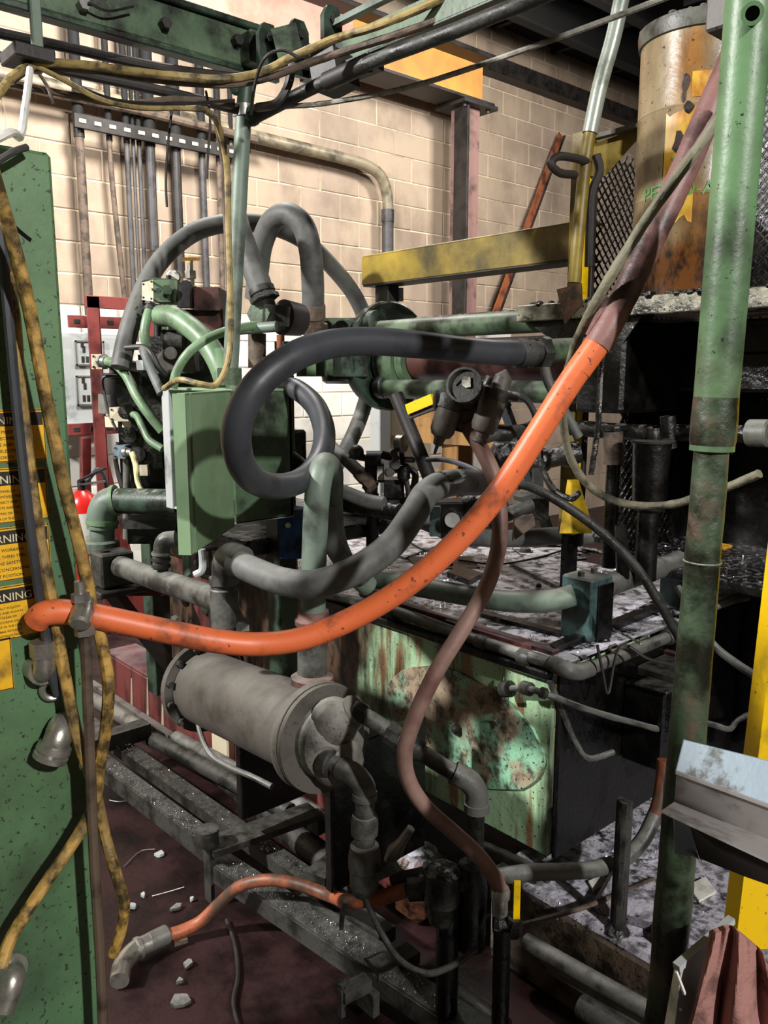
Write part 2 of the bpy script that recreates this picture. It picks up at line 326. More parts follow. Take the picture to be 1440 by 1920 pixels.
# ================================================================ BACK OF THE HALL
t = thing('steel_beam', 'rust-stained pink steel girder, one end painted with orange lamplight, running along the top of the block wall', 'beam', (2.5, 5.2, 3.84))
part('web', MB().box((-1, 5.19, 3.86), (4.3, 5.21, 4.22), .002), m_beamp, t, 'pinkish stained web'); part('web', MB().box((4.3, 5.188, 3.86), (5.76, 5.21, 4.22), .002), m_beam, t, 'orange web end, rust and painted lamplight')  # orange end has warm lamplight painted in along with the rust
part('lower_flange', MB().box((-1, 5.04, 3.835), (5.76, 5.34, 3.86), .003), m_dark, t)
part('upper_flange', MB().box((-1, 5.02, 4.20), (5.76, 5.36, 4.235), .003), m_dark, t)
cx = OY(870, 400, 5.2).x
t = thing('steel_column', 'mauve square steel column standing under the end of the rusty girder', 'column', (cx, 5.2, 0))
part('shaft', MB().box((cx-.09, 5.11, 0), (cx+.09, 5.29, 3.81), .008), m_col, t)
part('cap_plate', MB().box((cx-.2, 5.02, 3.80), (cx+.22, 5.38, 3.833), .003), m_dark, t)
for i, dx in enumerate((-.14, .15)): bolt(t, V((cx+dx, 5.08, 3.80)), -Z, .018, .02, m_dark)
part('side_angle', MB().box((cx-.12, 5.06, 0), (cx-.095, 5.22, 3.8), .003), m_dark, t)
p0, p1 = OY(1052, 254, 5.42), OY(925, 600, 5.25)
t = thing('angle_iron', 'rusty brown angle iron leaning against the block wall right of the mauve column', 'angle iron', p1)
part('flange', MB().bar(p0, p1, .095, .012, Y), m_rust, t); part('leg', MB().bar(p0+V((.04, .01, 0)), p1+V((.04, .01, 0)), .012, .07, Y), m_dark, t)
vc = [(151, 17, m_condb, 'tape-wrapped brown', 590, 100), (207, 10, m_condb, 'thin crusty brown', 565, 120), (239, 10, m_condg, 'slim grey', 640, 90), (251, 6, m_condg, 'thinnest grey', 600, 60), (262, 8, m_condg, 'narrow pale-grey', 600, 60), (282, 18, m_condg, 'thick slate-grey', 470, 80), (330, 18, m_dark, 'thick black', 520, 80), (379, 13, m_condg, 'dusty medium grey', 560, 80), (410, 10, m_condb, 'rough brown', 600, 100), (434, 7, m_condb, 'flaky slender tan', 600, 100)]
for i, (px, w, mt, ad, yb, ya) in enumerate(vc):
    q = OY(px, 300, 5.34); r_ = w/2*(q-CP).dot(FW)/F0; zt = 4.25; zb = OY(px, yb, 5.34).z
    t = thing('vertical_conduit', '%s vertical conduit clamped to the slotted strut, number %s from the left' % (ad, ('one two three four five six seven eight nine ten'.split()[i])), 'conduit', (q.x, 5.34, zb), 'upright conduits on the block wall')
    pts = [V((q.x, 5.34, zt)), V((q.x+.004, 5.34, (zt+q.z)/2)), V((q.x, 5.34, q.z)), V((q.x+(.05 if i == 1 else .0), 5.34, zb))]
    part('conduit_tube', MB().tube(pts, r_, 12, 4, .06 if mt is m_condb else 0), mt, t)
    zk = OY(px, 232+(px-150)*.13, 5.34).z; part('upper_length', MB().cyl(V((q.x, 5.34, zk)), V((q.x, 5.34, zt)), r_*1.2, n=12), m_ceil, t, 'black upper length')
    part('strut_clamp', MB().lathe(V((q.x, 5.34, OY(px, 245+(px-150)*.13, 5.3).z)), Z, [(-.03, r_*1.18), (.03, r_*1.18)], 12), m_dark, t)
    if i in (0, 2, 5, 6): part('coupling', MB().lathe(V((q.x, 5.34, OY(px, 165, 5.3).z)), Z, [(-.06, r_*1.15), (.06, r_*1.15)], 12), m_dark, t)
sa, sb = OY(140, 224, 5.27), OY(446, 275, 5.27)
t = thing('strut_channel', 'slotted dark steel strut channel crossing the upright conduits', 'strut', sa)
part('channel', MB().plate(V((sa.x, 5.27, sa.z-.04)), X*(sb.x-sa.x), Y*.03, Z*.08), m_dark, t)
n = 12
sl = MB()
for i in range(n):
    x = sa.x+(i+.5)*(sb.x-sa.x)/n; sl.box((x-.022, 5.262, sa.z-.012), (x+.022, 5.272, sa.z+.012), .003)
part('slots', sl, m_tan, t, 'pale slots seen through the strut', True)
pts = [OY(-80, 122, 5.38), OY(0, 140, 5.38), OY(240, 196, 5.38), OY(480, 257, 5.38), OY(655, 300, 5.38)]
pts += [OY(690, 312, 5.38), OY(715, 332, 5.38), OY(726, 368, 5.38), OY(727, 420, 5.38), OY(727, 600, 5.38)]
t = thing('wall_conduit', 'tan conduit on the block wall bending down at its right end', 'conduit', pts[-1])
part('conduit_tube', MB().tube(pts, .046, 14, 6), m_cond, t); q = OY(727, 405, 5.38)
part('coupling', MB().cyl(q+Z*.05, q-Z*.05, .054), m_condg, t); part('lower_tube', MB().cyl(q-Z*.02, pts[-1]-Z*.3, .05), m_condg, t)
solo('thin_wall_pipe', MB().tube([OY(-60, 138, 5.3), OY(100, 174, 5.3), OY(260, 208, 5.3), OY(480, 262, 5.3)], .03, 10, 4), m_condb, 'brown pipe just under the tan conduit on the upper left wall', 'pipe')
# red rack, breaker panel, extinguisher
RY = 4.7
def rx(px, py, y=RY): return OY(px, py, y)
a0, a1 = rx(173, 555), rx(185, 960)
t = thing('red_rack', 'red painted steel rack frame standing before the grey breaker panel', 'rack', (a0.x, RY, 0))
part('post', MB().box((a0.x-.035, RY, 0), (a0.x+.04, RY+.012, a0.z), .003), m_redf, t)
part('post_side', MB().box((a0.x+.03, RY, 0), (a0.x+.042, RY+.09, a0.z), .003), m_redf, t)
for (py, xe, dy) in ((565, 265, 0), (602, 265, .1), (806, 245, .1)):
    q0 = rx(128 if dy else 160, py, RY+dy); q1 = rx(xe, py+8, RY+dy); r_ = MB().box((q0.x, RY+dy, q0.z-.035), (q1.x, RY+dy+.015, q0.z+.035), .003)
    rl = part('rail', r_, m_redf, t); h = MB()
    if dy:
        for i in range(8): x = q0.x+.05+i*.1; h.box((x-.02, RY+dy-.002, q0.z-.014), (x+.02, RY+dy+.004, q0.z+.014), .002)
        part('punched_holes', h, m_dark, rl, None, True)
q = rx(190, 930); part('foot_gusset', MB().prism([V((a0.x+.04, RY+.02, 0)), V((a0.x+.26, RY+.02, 0)), V((a0.x+.04, RY+.02, q.z+.25))], Y*.012), m_redf, t)
q = rx(155, 850); part('rear_leg', MB().bar(rx(160, 820, RY+.1), V((a0.x-.02, RY+.35, 0)), .05, .05), m_redf, t)
part('rear_post', MB().box((a0.x+.33, RY, .6), (a0.x+.38, RY+.03, a0.z), .003), m_redf, t)
PY = 5.25; c0, c1 = OY(128, 622, PY), OY(236, 800, PY)
t = thing('breaker_panel', 'pale grey electrical breaker panel behind the red rack', 'electrical panel', (c0.x, PY, c1.z))
part('cabinet_body', MB().box((c0.x-.3, PY, c1.z), (c1.x, PY+.245, c0.z), .01), m_elec, t)
for (x0, y0, x1, y1) in ((138, 638, 196, 686), (140, 704, 198, 760)):
    e0, e1 = OY(x0, y0, PY), OY(x1, y1, PY); d_ = part('breaker_cover', MB().box((e0.x, PY-.012, e1.z), (e1.x, PY+.005, e0.z), .006), m_elec, t)
    h = MB()
    for u, w in ((.25, .15), (.3, .35), (.25, .75), (.4, .75), (.75, .25), (.7, .7)): h.box((e0.x+(e1.x-e0.x)*u-.01, PY-.016, e0.z+(e1.z-e0.z)*w-.02), (e0.x+(e1.x-e0.x)*u+.01, PY-.01, e0.z+(e1.z-e0.z)*w+.02), .002)
    part('switches', h, m_dark, d_, None, True)
    fr = MB()
    for lo, hi in (((e0.x, e0.z-.012), (e1.x, e0.z)), ((e0.x, e1.z), (e1.x, e1.z+.012)), ((e0.x, e1.z), (e0.x+.012, e0.z)), ((e1.x-.012, e1.z), (e1.x, e0.z))): fr.box((lo[0], PY-.017, lo[1]), (hi[0], PY-.011, hi[1]), .001)
    part('cover_edge', fr, m_steel, d_, None, True)
part('lower_box', MB().box((c0.x-.3, PY-.1, c1.z-.02), (c0.x+.16, PY+.01, c1.z+.04), .006), m_elec, t)
EX = A(158, 1000, 4.3); zt, zb = A(154, 918, 4.3).z, A(154, 1100, 4.3).z
t = thing('fire_extinguisher', 'red fire extinguisher beside the red rack, half hidden by the green cabinet', 'extinguisher', (EX.x, EX.y, zb))
part('cylinder', MB().lathe(V((EX.x, EX.y, zb)), Z, [(0, .07), (.02, .08), (zt-zb-.08, .08), (zt-zb-.03, .06), (zt-zb, .025)], 22), m_extr, t)
part('valve', MB().cyl(V((EX.x, EX.y, zt)), V((EX.x, EX.y, zt+.05)), .02), m_dark, t)
part('hanging_bracket', MB().bar(V((EX.x, EX.y, zb+.3)), V((a0.x, RY+.02, zb+.3)), .03, .03), m_redf, t)
part('lever', MB().bar(V((EX.x-.02, EX.y-.02, zt+.05)), V((EX.x+.12, EX.y-.05, zt+.11)), .02, .012), m_dark, t)
part('carry_handle', MB().bar(V((EX.x-.02, EX.y-.02, zt+.03)), V((EX.x+.11, EX.y-.05, zt+.04)), .02, .01), m_steel, t)
part('discharge_hose', MB().tube([V((EX.x+.02, EX.y, zt+.03)), V((EX.x+.1, EX.y, zt+.1)), V((EX.x+.14, EX.y, zt-.05)), V((EX.x+.1, EX.y, zt-.2))], .012, 10), m_rubberd, t)
nrm = (CP-EX); nrm.z = 0; nrm.normalize(); sd = nrm.cross(Z)
lb = MB(); pts = []
for i in range(9):
    th = (-.5+i/8)*1.5; pts.append(V((EX.x, EX.y, 0))+(nrm*math.cos(th)-sd*math.sin(th))*.0815)
lb.add([p+Z*(zb+.26) for p in pts]+[p+Z*(zb+.41) for p in pts], [(i, i+1, 10+i, 9+i) for i in range(8)]); part('paper_label', lb, m_white, t, 'white paper label')
# lumber, post and panel behind the press
t = thing('timber_stand', 'weathered timber post and rail stand behind the power unit', 'wooden stand', A(855, 960, 4.3))
a_, b_ = A(858, 770, 4.3), A(856, 1010, 4.3); part('post', MB().box((a_.x-.06, a_.y-.06, 0), (a_.x+.06, a_.y+.06, a_.z), .006), m_wood, t)
part('rail', MB().bar(A(780, 805, 4.35), A(950, 815, 4.1), .06, .13), m_wood, t)
part('brace', MB().bar(A(860, 830, 4.4), A(808, 960, 4.4), .05, .09), m_wood, t, 'paler diagonal brace')
part('upper_block', MB().bar(A(790, 775, 4.35), A(850, 775, 4.3), .1, .12), m_wood, t)
t = thing('grey_upright', 'narrow grey steel upright standing against the wall behind the cylinder', 'post', A(713, 900, 4.9))
q = A(713, 770, 4.9); part('shaft', MB().box((q.x-.045, q.y-.045, 0), (q.x+.045, q.y+.045, q.z+.15), .006), m_elec, t); part('base_plate', MB().box((q.x-.1, q.y-.1, 0), (q.x+.1, q.y+.1, .015), .003), m_elec, t)
q = A(745, 780, 5.0); t = thing('beige_panel', 'beige metal panel with rounded corner behind the machine disc', 'panel', q)
part('sheet', MB().box((q.x-.1, q.y, q.z-.35), (q.x+.3, q.y+.03, q.z+.2), .012), m_tan, t); part('raised_field', MB().box((q.x-.06, q.y-.012, q.z-.12), (q.x+.26, q.y+.005, q.z+.18), .01), m_tan, t)
t = thing('leaning_pole', 'pale blue-grey slanted pole leaning behind the air filter unit', 'pole', A(985, 900, 3.6))
part('pole_shaft', MB().bar(A(945, 760, 3.6), A(945, 760, 3.6)+(A(1005, 930, 3.6)-A(945, 760, 3.6))*(A(945, 760, 3.6).z/(A(945, 760, 3.6).z-A(1005, 930, 3.6).z)), .04, .03), m_trough, t); part('pole_cap', MB().bar(A(943, 757, 3.6), A(947, 766, 3.6), .05, .04), m_steel, t)
# ================================================================ OVERHEAD
OB = 2.025
t = thing('overhead_channel', 'dark green steel channel hung overhead at the upper left', 'beam', (.4, OB, 2.36))
part('web', MB().box((-.6, OB, 2.366), (1.36, OB+.012, 2.462), .003), m_green, t)
part('lower_flange', MB().box((-.6, OB, 2.352), (1.36, OB+.04, 2.366), .003), m_dgreen, t)
part('upper_flange', MB().box((-.6, OB-.015, 2.462), (1.36, OB+.04, 2.478), .003), m_dgreen, t)
q = OY(62, 20, OB); part('strap_hanger', MB().box((q.x-.012, OB-.02, q.z-.1), (q.x+.012, OB-.004, q.z+.14), .003), m_pgreen, t); part('hanger_foot', MB().box((q.x-.06, OB-.04, q.z-.115), (q.x+.03, OB+.06, q.z-.085), .003), m_dark, t)
for px in (152, 305, 440): q = OY(px, 12+(px-150)*.23, OB); part('bolt', MB().nut(q, q-Y*.025, .014), m_steel if px == 152 else m_dark, t)
q = OY(480, 98, OB); part('end_block', MB().box((q.x-.05, OB-.05, q.z-.045), (q.x+.05, OB+.06, q.z+.035), .006), m_green, t)
solo('wire_tie', MB().tube([OY(165, 5, OB-.03), OY(200, 20, OB-.03), OY(250, 12, OB-.03)], .003, 6), m_dark, 'thin black tie wire looped along the green overhead channel', 'wire')
ax_ = A(600, 125, 2.35).x; e0, e1 = OX(565, 131, ax_), OX(1060, -88, ax_)
t = thing('overhead_boom', 'green steel arm reaching from the overhead channel toward the upper right', 'arm', e0)
part('arm_web', MB().bar(e0, e1, .012, .055), m_green, t); part('arm_flange', MB().bar(e0-Z*.028+X*.02, e1-Z*.028+X*.02, .05, .008), m_dgreen, t)
part('arm_top_flange', MB().bar(e0+Z*.03+X*.02, e1+Z*.03+X*.02, .05, .008), m_green, t)
part('guard_strip', MB().bar(OX(628, 45, ax_), OX(840, -62, ax_), .02, .014), m_pgreen, t)
for (px, py) in ((505, 95), (562, 88), (625, 62)):
    q = A(px, py, 2.3); part('lug', MB().prism([q+V((-.03, 0, -.07)), q+V((.03, 0, -.07)), q+V((.03, 0, .04)), q+V((.015, 0, .065)), q+V((-.015, 0, .065)), q+V((-.03, 0, .04))], Y*.016), m_dgreen, t)
    part('lug_bolt', MB().nut(q+V((0, -.012, .03)), q+V((0, .0, .03)), .012), m_dark, t)
part('splice_box', MB().bar(A(520, 100, 2.3), A(566, 88, 2.3), .09, .085), m_green, t)
part('clamp_block', MB().bar(A(605, 150, 2.3), A(650, 125, 2.25), .09, .08), m_dark, t); part('clamp_jaw', MB().bar(A(640, 140, 2.28), A(705, 115, 2.2), .06, .03), m_dark, t)
solo('overhead_pipe', MB().tube([A(-60, 50, 2.15), A(120, 88, 2.2), A(300, 127, 2.25), A(470, 150, 2.3)], .0125, 10, 4), m_dark, 'dark straight overhead pipe directly below the green channel', 'pipe')
solo('overhead_pipe', MB().tube([A(-60, 94, 2.1), A(120, 132, 2.15), A(300, 170, 2.2), A(448, 206, 2.25)], .0125, 10, 4), m_dark, 'dark lower overhead pipe ending at the grey-green post top', 'pipe')
hose('overhead_cable', 'thick dirty yellow cable bundle sweeping under the overhead channel and up the arm', 'cable', [(-30, 215, 1.85), (0, 172, 1.9), (28, 140, 1.95), (70, 120, 2.0), (150, 121, 2.0), (240, 133, 2.0), (330, 143, 2.0), (420, 148, 2.05), (490, 135, 2.1), (550, 106, 2.1), (620, 76, 2.1), (720, 44, 2.05), (840, -8, 2.0), (900, -40, 2)], .0095, m_cable, n=10, wob=.1)
hose('overhead_cable', 'grey-brown cable alongside the yellow bundle on the green arm', 'cable', [(20, 152, 1.97), (60, 128, 2.02), (160, 130, 2.02), (300, 150, 2.02), (430, 158, 2.07), (500, 146, 2.12), (580, 118, 2.12), (660, 92, 2.1), (760, 60, 2.05), (900, 5, 2.0), (960, -30, 2)], .009, m_condb, n=10, wob=.1)
hose('overhead_cable', 'pale loose cord sagging below the lower overhead pipe', 'cable', [(70, 125, 2.0), (120, 150, 2.0), (190, 187, 2.0), (260, 202, 2.0), (340, 203, 2.02), (385, 206, 2.05)], .006, m_cable, n=8)
hose('overhead_cable', 'thin dark wire under the lower overhead pipe', 'cable', [(80, 132, 2.02), (140, 160, 2.02), (220, 188, 2.02), (330, 195, 2.05), (440, 188, 2.1)], .004, m_dark, n=6)
hose('overhead_cable', 'crusty grey hose resting on the block wall pipes at far upper left', 'cable', [(-40, 145, 2.05), (30, 158, 2.05), (140, 180, 2.1), (240, 195, 2.1), (330, 186, 2.15), (440, 196, 2.2)], .0085, m_condb, n=8, wob=.15)
hose('hanging_wire', 'thin black wire hanging beside the thick black conduit', 'wire', [(322, 208, 2.1), (316, 260, 2.1), (311, 340, 2.1), (313, 388, 2.1)], .003, m_dark, n=6)
hose('hanging_wire', 'thin wire hanging left of the grey-green post', 'wire', [(386, 170, 2.1), (394, 220, 2.1), (390, 290, 2.1), (388, 335, 2.1)], .003, m_dark, n=6)
hose('hanging_wire', 'short frayed wire end under the cable knot at upper left', 'wire', [(75, 140, 2.0), (90, 165, 2.0), (100, 195, 2.0)], .004, m_condb, n=6)
hose('white_cord', 'white cord tied from the cable knot down to the cabinet corner', 'cord', [(56, 130, 1.6), (52, 165, 1.55), (46, 210, 1.45), (38, 255, 1.35), (15, 250, 1.22), (-15, 265, 1.2)], .0065, m_white, n=8, wob=.15)
# grey-green post
a_, b_ = A(457, 205, 2.32), A(431, 722, 2.3)
t = thing('conduit_post', 'slim grey-green conduit post rising from the enclosure to the overhead pipes', 'post', b_)
part('post_tube', MB().cyl(a_, b_, .0215), m_pgreen, t); part('top_collar', MB().cyl(a_+Z*.01, a_-Z*.02, .026), m_steel, t); part('fork_left', MB().tube([a_, a_+V((-.0, 0, .05)), A(440, 168, 2.32), A(443, 150, 2.32)], .014, 10), m_dgreen, t)
part('fork_body', MB().cyl(a_, A(462, 145, 2.32), .02), m_dgreen, t); part('base_hub', MB().cyl(A(430, 690, 2.3), b_, .034), m_green, t)
hose('post_cord', 'dirty cream cord running down beside the slim grey-green post onto the enclosure', 'cord', [(385, 206, 2.05), (408, 232, 2.2), (424, 300, 2.26), (428, 420, 2.26), (432, 560, 2.25), (432, 640, 2.25), (424, 690, 2.22), (404, 722, 2.2), (375, 720, 2.18), (340, 712, 2.2), (308, 728, 2.3)], .0085, m_cable, n=10)
hose('post_cord', 'thin green-grey cord strung behind the slim post from the overhead pipes', 'cord', [(400, 210, 2.3), (416, 300, 2.34), (422, 420, 2.34), (428, 560, 2.34), (432, 660, 2.33)], .005, m_condb, n=8)
# long conduits to the upper right
t = thing('black_conduit', 'fat dark conduit slanting from the post top up to the right', 'conduit', A(474, 222, 2.3))
pa, pb = [(470, 224, 2.32), (520, 198, 2.28), (600, 158, 2.22), (700, 115, 2.1), (860, 55, 1.95), (1040, -18, 1.8)], None
part('conduit_tube', MB().tube(pa, .0165, 12, 6, .05), m_iron, t); part('coupling', MB().cyl(A(612, 153, 2.21), A(690, 118, 2.12), .022), m_dark, t); part('elbow_joint', MB().ball(A(472, 216, 2.32), .028), m_dgreen, t)
hose('thin_line', 'thin grey line sagging from the post top to the upper right ceiling', 'cable', [(482, 203, 2.3), (545, 199, 2.28), (600, 195, 2.25), (760, 165, 2.15), (900, 122, 2.05), (1090, 55, 1.95), (1290, -20, 1.85)], .0068, m_dusty, n=8, wob=.1)
hose('drop_loop', 'dark short cable loop hanging under the green arm', 'cable', [(548, 118, 2.2), (540, 160, 2.2), (520, 192, 2.2), (482, 202, 2.25)], .011, m_dark, n=8)
hose('black_wire_loop', 'thin black wire looping over the joint of the overhead channel', 'wire', [(470, 215, 2.1), (480, 150, 2.05), (500, 105, 2.0), (530, 94, 2.0), (560, 108, 2.0)], .004, m_dark, n=6)
# ================================================================ LEFT CABINET
CY = 1.29; CXR = .487
t = thing('control_cabinet', 'tall green control cabinet with yellow warning signs at the left edge', 'cabinet', (.1, 1.5, 0)); cab = t
part('cabinet_body', MB().box((-.35, CY, .0), (CXR, CY+.45, 1.874), .006), m_cab, t)
def sign(x0, y0, x1, y1, head, lines, ls):
    q0, q1 = OY(x0, y0, CY), OY(x1, y1, CY); xl = q1.x-.135 if x0 < 0 else q0.x; xr = q1.x; zt_ = OY(x1, y0, CY).z; zb_ = q1.z
    s_ = part('warning_sign', MB().box((xl, CY-.0015, zb_), (xr, CY+.001, zt_), .0005), m_sign, cab, None); h = zt_-zb_
    o = V(((xl+xr)/2, CY-.002, 0))
    if head:
        part('sign_header', MB().box((xl+.003, CY-.0025, zt_-h*.31), (xr-.003, CY-.001, zt_-h*.06), .0004), m_signk, s_)
        text(head, V((o.x, CY-.0027, zt_-h*.275)), X, Z, h*.205, m_signw, s_)
    top = zt_-(h*.36 if head else h*.12); dz = (top-zb_-.003)/len(lines)
    for i, l in enumerate(lines): text(l, V((o.x, CY-.002, top-dz*(i+.75))), X, Z, min(dz*ls, .012), m_signk, s_)
    bd = MB()
    for lo, hi in (((xl+.001, zb_+.001), (xr-.001, zb_+.0022)), ((xl+.001, zt_-.0022), (xr-.001, zt_-.001)), ((xr-.0022, zb_), (xr-.001, zt_))): bd.plate(V((lo[0], CY-.0022, lo[1])), X*(hi[0]-lo[0]), Y*.001, Z*(hi[1]-lo[1]))
    part('sign_border', bd, m_signk, s_, None, True)
sign(-20, 766, 88, 862, 'WARNING', ['MACHINE MUST BE', 'USED AS SPECIFIED BY', 'THE STATE AND OR', 'NATIONAL ELECTRICAL', 'AUTHORITY'], .72)
sign(-20, 872, 92, 972, 'WARNING', ['NEVER ENABLE A', 'MACHINE REMOVED FROM', 'TO CORRECT AND', 'NO REMOTE AND NO', 'PROVIDING OR TO', 'AREA OF THE'], .62)
sign(-20, 979, 97, 1076, 'WARNING', ['WHEN WORKING', 'OTHER THAN THIS', 'MEANS SAFETY', 'WHEN CONCERNING', 'PORT POSITION'], .68)
sign(-20, 1085, 96, 1183, 'WARNING', ['CAREFULLY FOLLOW', 'POSITION AND ALWAYS', 'KEEP CLEAR OF', 'FOR STORING OR', 'MOVE IT IN THE LINE', 'POSITIONS WITHOUT', 'SAFE DISTANCE FROM'], .66)
sign(-40, 1192, 27, 1290, None, ['MFG CO.', 'DO NOT', 'ERASER', 'NO. 4'], .4)
def oc(px, py, off=0): return OY(px, py, CY-off)
q = oc(68, 1250); cf = MB(); cf.cyl(q, q-Y*.03, .022, n=18); cf.tube([q-Y*.02, q-Y*.035+Z*.004, q-Y*.04+Z*.03], .017, 14, 4)
part('conduit_connector', cf, m_zinc, cab, 'zinc angled cable connector under the orange hose'); part('connector_nut', MB().nut(q-Y*.04+Z*.028, q-Y*.04+Z*.052, .021), m_zinc, cab)
q = oc(98, 1292, .012); part('hook_ring', MB().ring(q, Y+X*.2, .015, .0055, 20, 8, .4, 5.6), m_zinc, cab, 'steel hook ring')
q0, q1 = oc(118, 1362, .0), oc(100, 1415, .03)
el = MB().tube([oc(118, 1366, 0), oc(116, 1362, .03), oc(108, 1385, .042), oc(98, 1410, .04)], .021, 14, 6); part('elbow_connector', el, m_zinc, cab, 'zinc ninety degree conduit elbow')
d_ = (oc(98, 1410, .04)-oc(108, 1385, .042)).normalized(); b_ = oc(99, 1408, .04)
part('elbow_nut', MB().lathe(b_, d_, [(-.01, .026), (0, .027), (.004, .024), (.006, .027), (.014, .027)], 16), m_zinc, cab)
part('elbow_flange', MB().cyl(oc(118, 1366, 0), oc(118, 1366, .01), .027), m_zinc, cab)
q = oc(12, 1815, .0); part('lower_connector', MB().tube([q, q-Y*.03, q-Y*.035-Z*.04-X*.02], .02, 14, 5), m_zinc, cab); part('lower_connector_flange', MB().cyl(q, q-Y*.012, .03), m_zinc, cab)
part('dark_mark', MB().tube([oc(28, 425, .002), oc(45, 440, .002), oc(58, 450, .002)], .0025, 6, 3), m_black, cab)
hose('black_strap', 'flat black rubber strap hanging over the warning signs to the hook ring', 'strap', [oc(-12, 300, .04), oc(5, 470, .045), oc(20, 640, .05), (35, 800, 1.19), (52, 950, 1.19), (70, 1090, 1.2), (86, 1190, 1.21), (100, 1270, 1.22), (108, 1300, 1.235)], .0075, m_rubberd, n=8)
hose('yellow_hose', 'dirty yellow hose with dark bands hanging nearest the cabinet edge', 'hose', [(-15, 320, 1.1), (20, 440, 1.13), (55, 580, 1.16), (85, 740, 1.18), (118, 900, 1.2), (150, 1030, 1.21), (172, 1130, 1.22), (193, 1215, 1.22), (203, 1280, 1.22), (199, 1360, 1.22), (188, 1430, 1.22), (178, 1500, 1.22), (150, 1560, 1.2), (100, 1635, 1.17), (50, 1710, 1.14), (18, 1765, 1.12), (2, 1815, 1.1)], .0095, m_yhose, n=10, wob=.06)
hose('yellow_hose', 'thinner yellow hose crossing the warning signs from top left', 'hose', [oc(5, 455, .03), oc(25, 580, .035), oc(35, 700, .035), oc(46, 800, .035), oc(62, 930, .04), oc(80, 1040, .045), oc(98, 1130, .05), oc(120, 1260, .05), oc(148, 1390, .06), oc(168, 1450, .07), (180, 1490, 1.26), (198, 1570, 1.26), (218, 1640, 1.25), (233, 1690, 1.25), (228, 1740, 1.25), (212, 1790, 1.25)], .0092, m_yhose, n=10, wob=.06)
hose('bent_wire', 'grey crooked cable lying over the top corner of the green cabinet', 'cable', [oc(-20, 320, .03), oc(0, 300, .03), oc(25, 285, .03), oc(50, 276, .02)], .005, m_condg, n=8)
TF = (152, 1146, 1.2)
t = thing('brass_tee', 'dull metal swivel tee fitting clamped on the orange hose by the cabinet', 'pipe fitting', A(158, 1190, 1.2))
q = A(*TF); part('tee_body', MB().lathe(A(148, 1172, 1.17), A(160, 1128, 1.21)-A(148, 1172, 1.17), [(0, .012), (.004, .0165), (.03, .0165), (.036, .013), (.05, .013)], 18), m_zinc, t)
part('stub_nut', MB().nut(A(152, 1128, 1.2), A(150, 1112, 1.2), .014), m_steel, t); part('stub_tube', MB().cyl(A(150, 1114, 1.2), A(149, 1090, 1.2), .008), m_zinc, t); part('lower_nut', MB().nut(A(157, 1168, 1.2), A(160, 1190, 1.2), .0155), m_zinc, t)
solo('rod_pipe', MB().tube([A(160, 1186, 1.2), A(166, 1350, 1.2), A(176, 1600, 1.2), A(188, 1800, 1.2), A(193, 1925, 1.2), A(198, 2050, 1.2)], .0082, 10, 4), m_rodb, 'straight brown pipe dropping from the metal tee past the cabinet edge', 'pipe')
hose('orange_hose', 'long orange air hose sweeping from the cabinet across the front and up right', 'hose', [oc(68, 1165, .045), oc(80, 1152, .055), (105, 1147, 1.2), (150, 1150, 1.21), (200, 1160, 1.22), (290, 1179, 1.24), (400, 1201, 1.26), (480, 1208, 1.28), (560, 1199, 1.29), (660, 1160, 1.3), (760, 1100, 1.3), (850, 1022, 1.3), (930, 930, 1.3), (1010, 810, 1.3), (1070, 715, 1.3), (1130, 630, 1.3)], .0195, m_orange, f0=None, n=16)
t = thing('hose_sleeve', 'grimy brown torn sleeve over the upper end of the orange hose', 'hose', A(1130, 630, 1.3))
sp = spline([(1085, 695, 1.3), (1130, 630, 1.3), (1175, 545, 1.31), (1225, 440, 1.32), (1275, 335, 1.33), (1325, 220, 1.34), (1365, 130, 1.35), (1400, 40, 1.36), (1435, -60, 1.36), (1500, -260, 1.36)], 8)
part('sleeve', MB().tube(sp[6:], .0212, 16, 0, .04), m_sleeve, t); part('inner_hose', MB().tube(sp[:10], .0198, 16, 0), m_orange, t, 'orange hose emerging from the sleeve')
flp = [sp[5]+V((0, 0, .022))-rt*.012, sp[9]+Z*.02-rt*.014, sp[13]+Z*.012-rt*.014]; part('torn_flap', MB().tube(flp, lambda u: .0025+.006*u, 6, 5), m_sleeve, t)
# ================================================================ PLINTH, TANK, RAILS
TX = 1.643; TT = .822
t = thing('concrete_plinth', 'grimy concrete machine plinth strewn with glinting swarf at the lower right', 'plinth', (2.4, .6, 0))
part('plinth_block', MB().box((1.55, -.6, 0), (3.6, 1.32, .25), .012), m_conc, t)
part('plinth_face', MB().box((1.538, -.6, 0), (1.552, 1.3, .235), .008), m_concs, t, 'dark oily side of the plinth')
t = thing('base_beam', 'red-brown steel base beam with pale drips running under the heat exchanger', 'beam', (1.6, 2.4, 0))
part('beam_side', MB().box((1.50, 1.66, .0), (1.515, 3.7, .235), .003), m_red, t)
part('beam_top', MB().box((1.50, 1.66, .235), (1.66, 3.7, .25), .003), m_red, t, 'dusty grey top flange')
for px, a_, b_ in ((247, 1272, 1322), (277, 1270, 1348), (305, 1300, 1360)):
    p0, p1 = OX(px, a_, 1.498), OX(px+1, b_, 1.498); part('paint_drip', MB().tube([p0, (p0+p1)/2, p1], lambda u: .003+.004*u, 6, 3), m_tan, t, 'pale paint drip')
q = OX(415, 1400, 1.49); part('pale_block', MB().box((1.47, q.y-.08, 0), (1.6, q.y+.04, .22), .006), m_tan, t, 'pale streaked block under the heat exchanger')
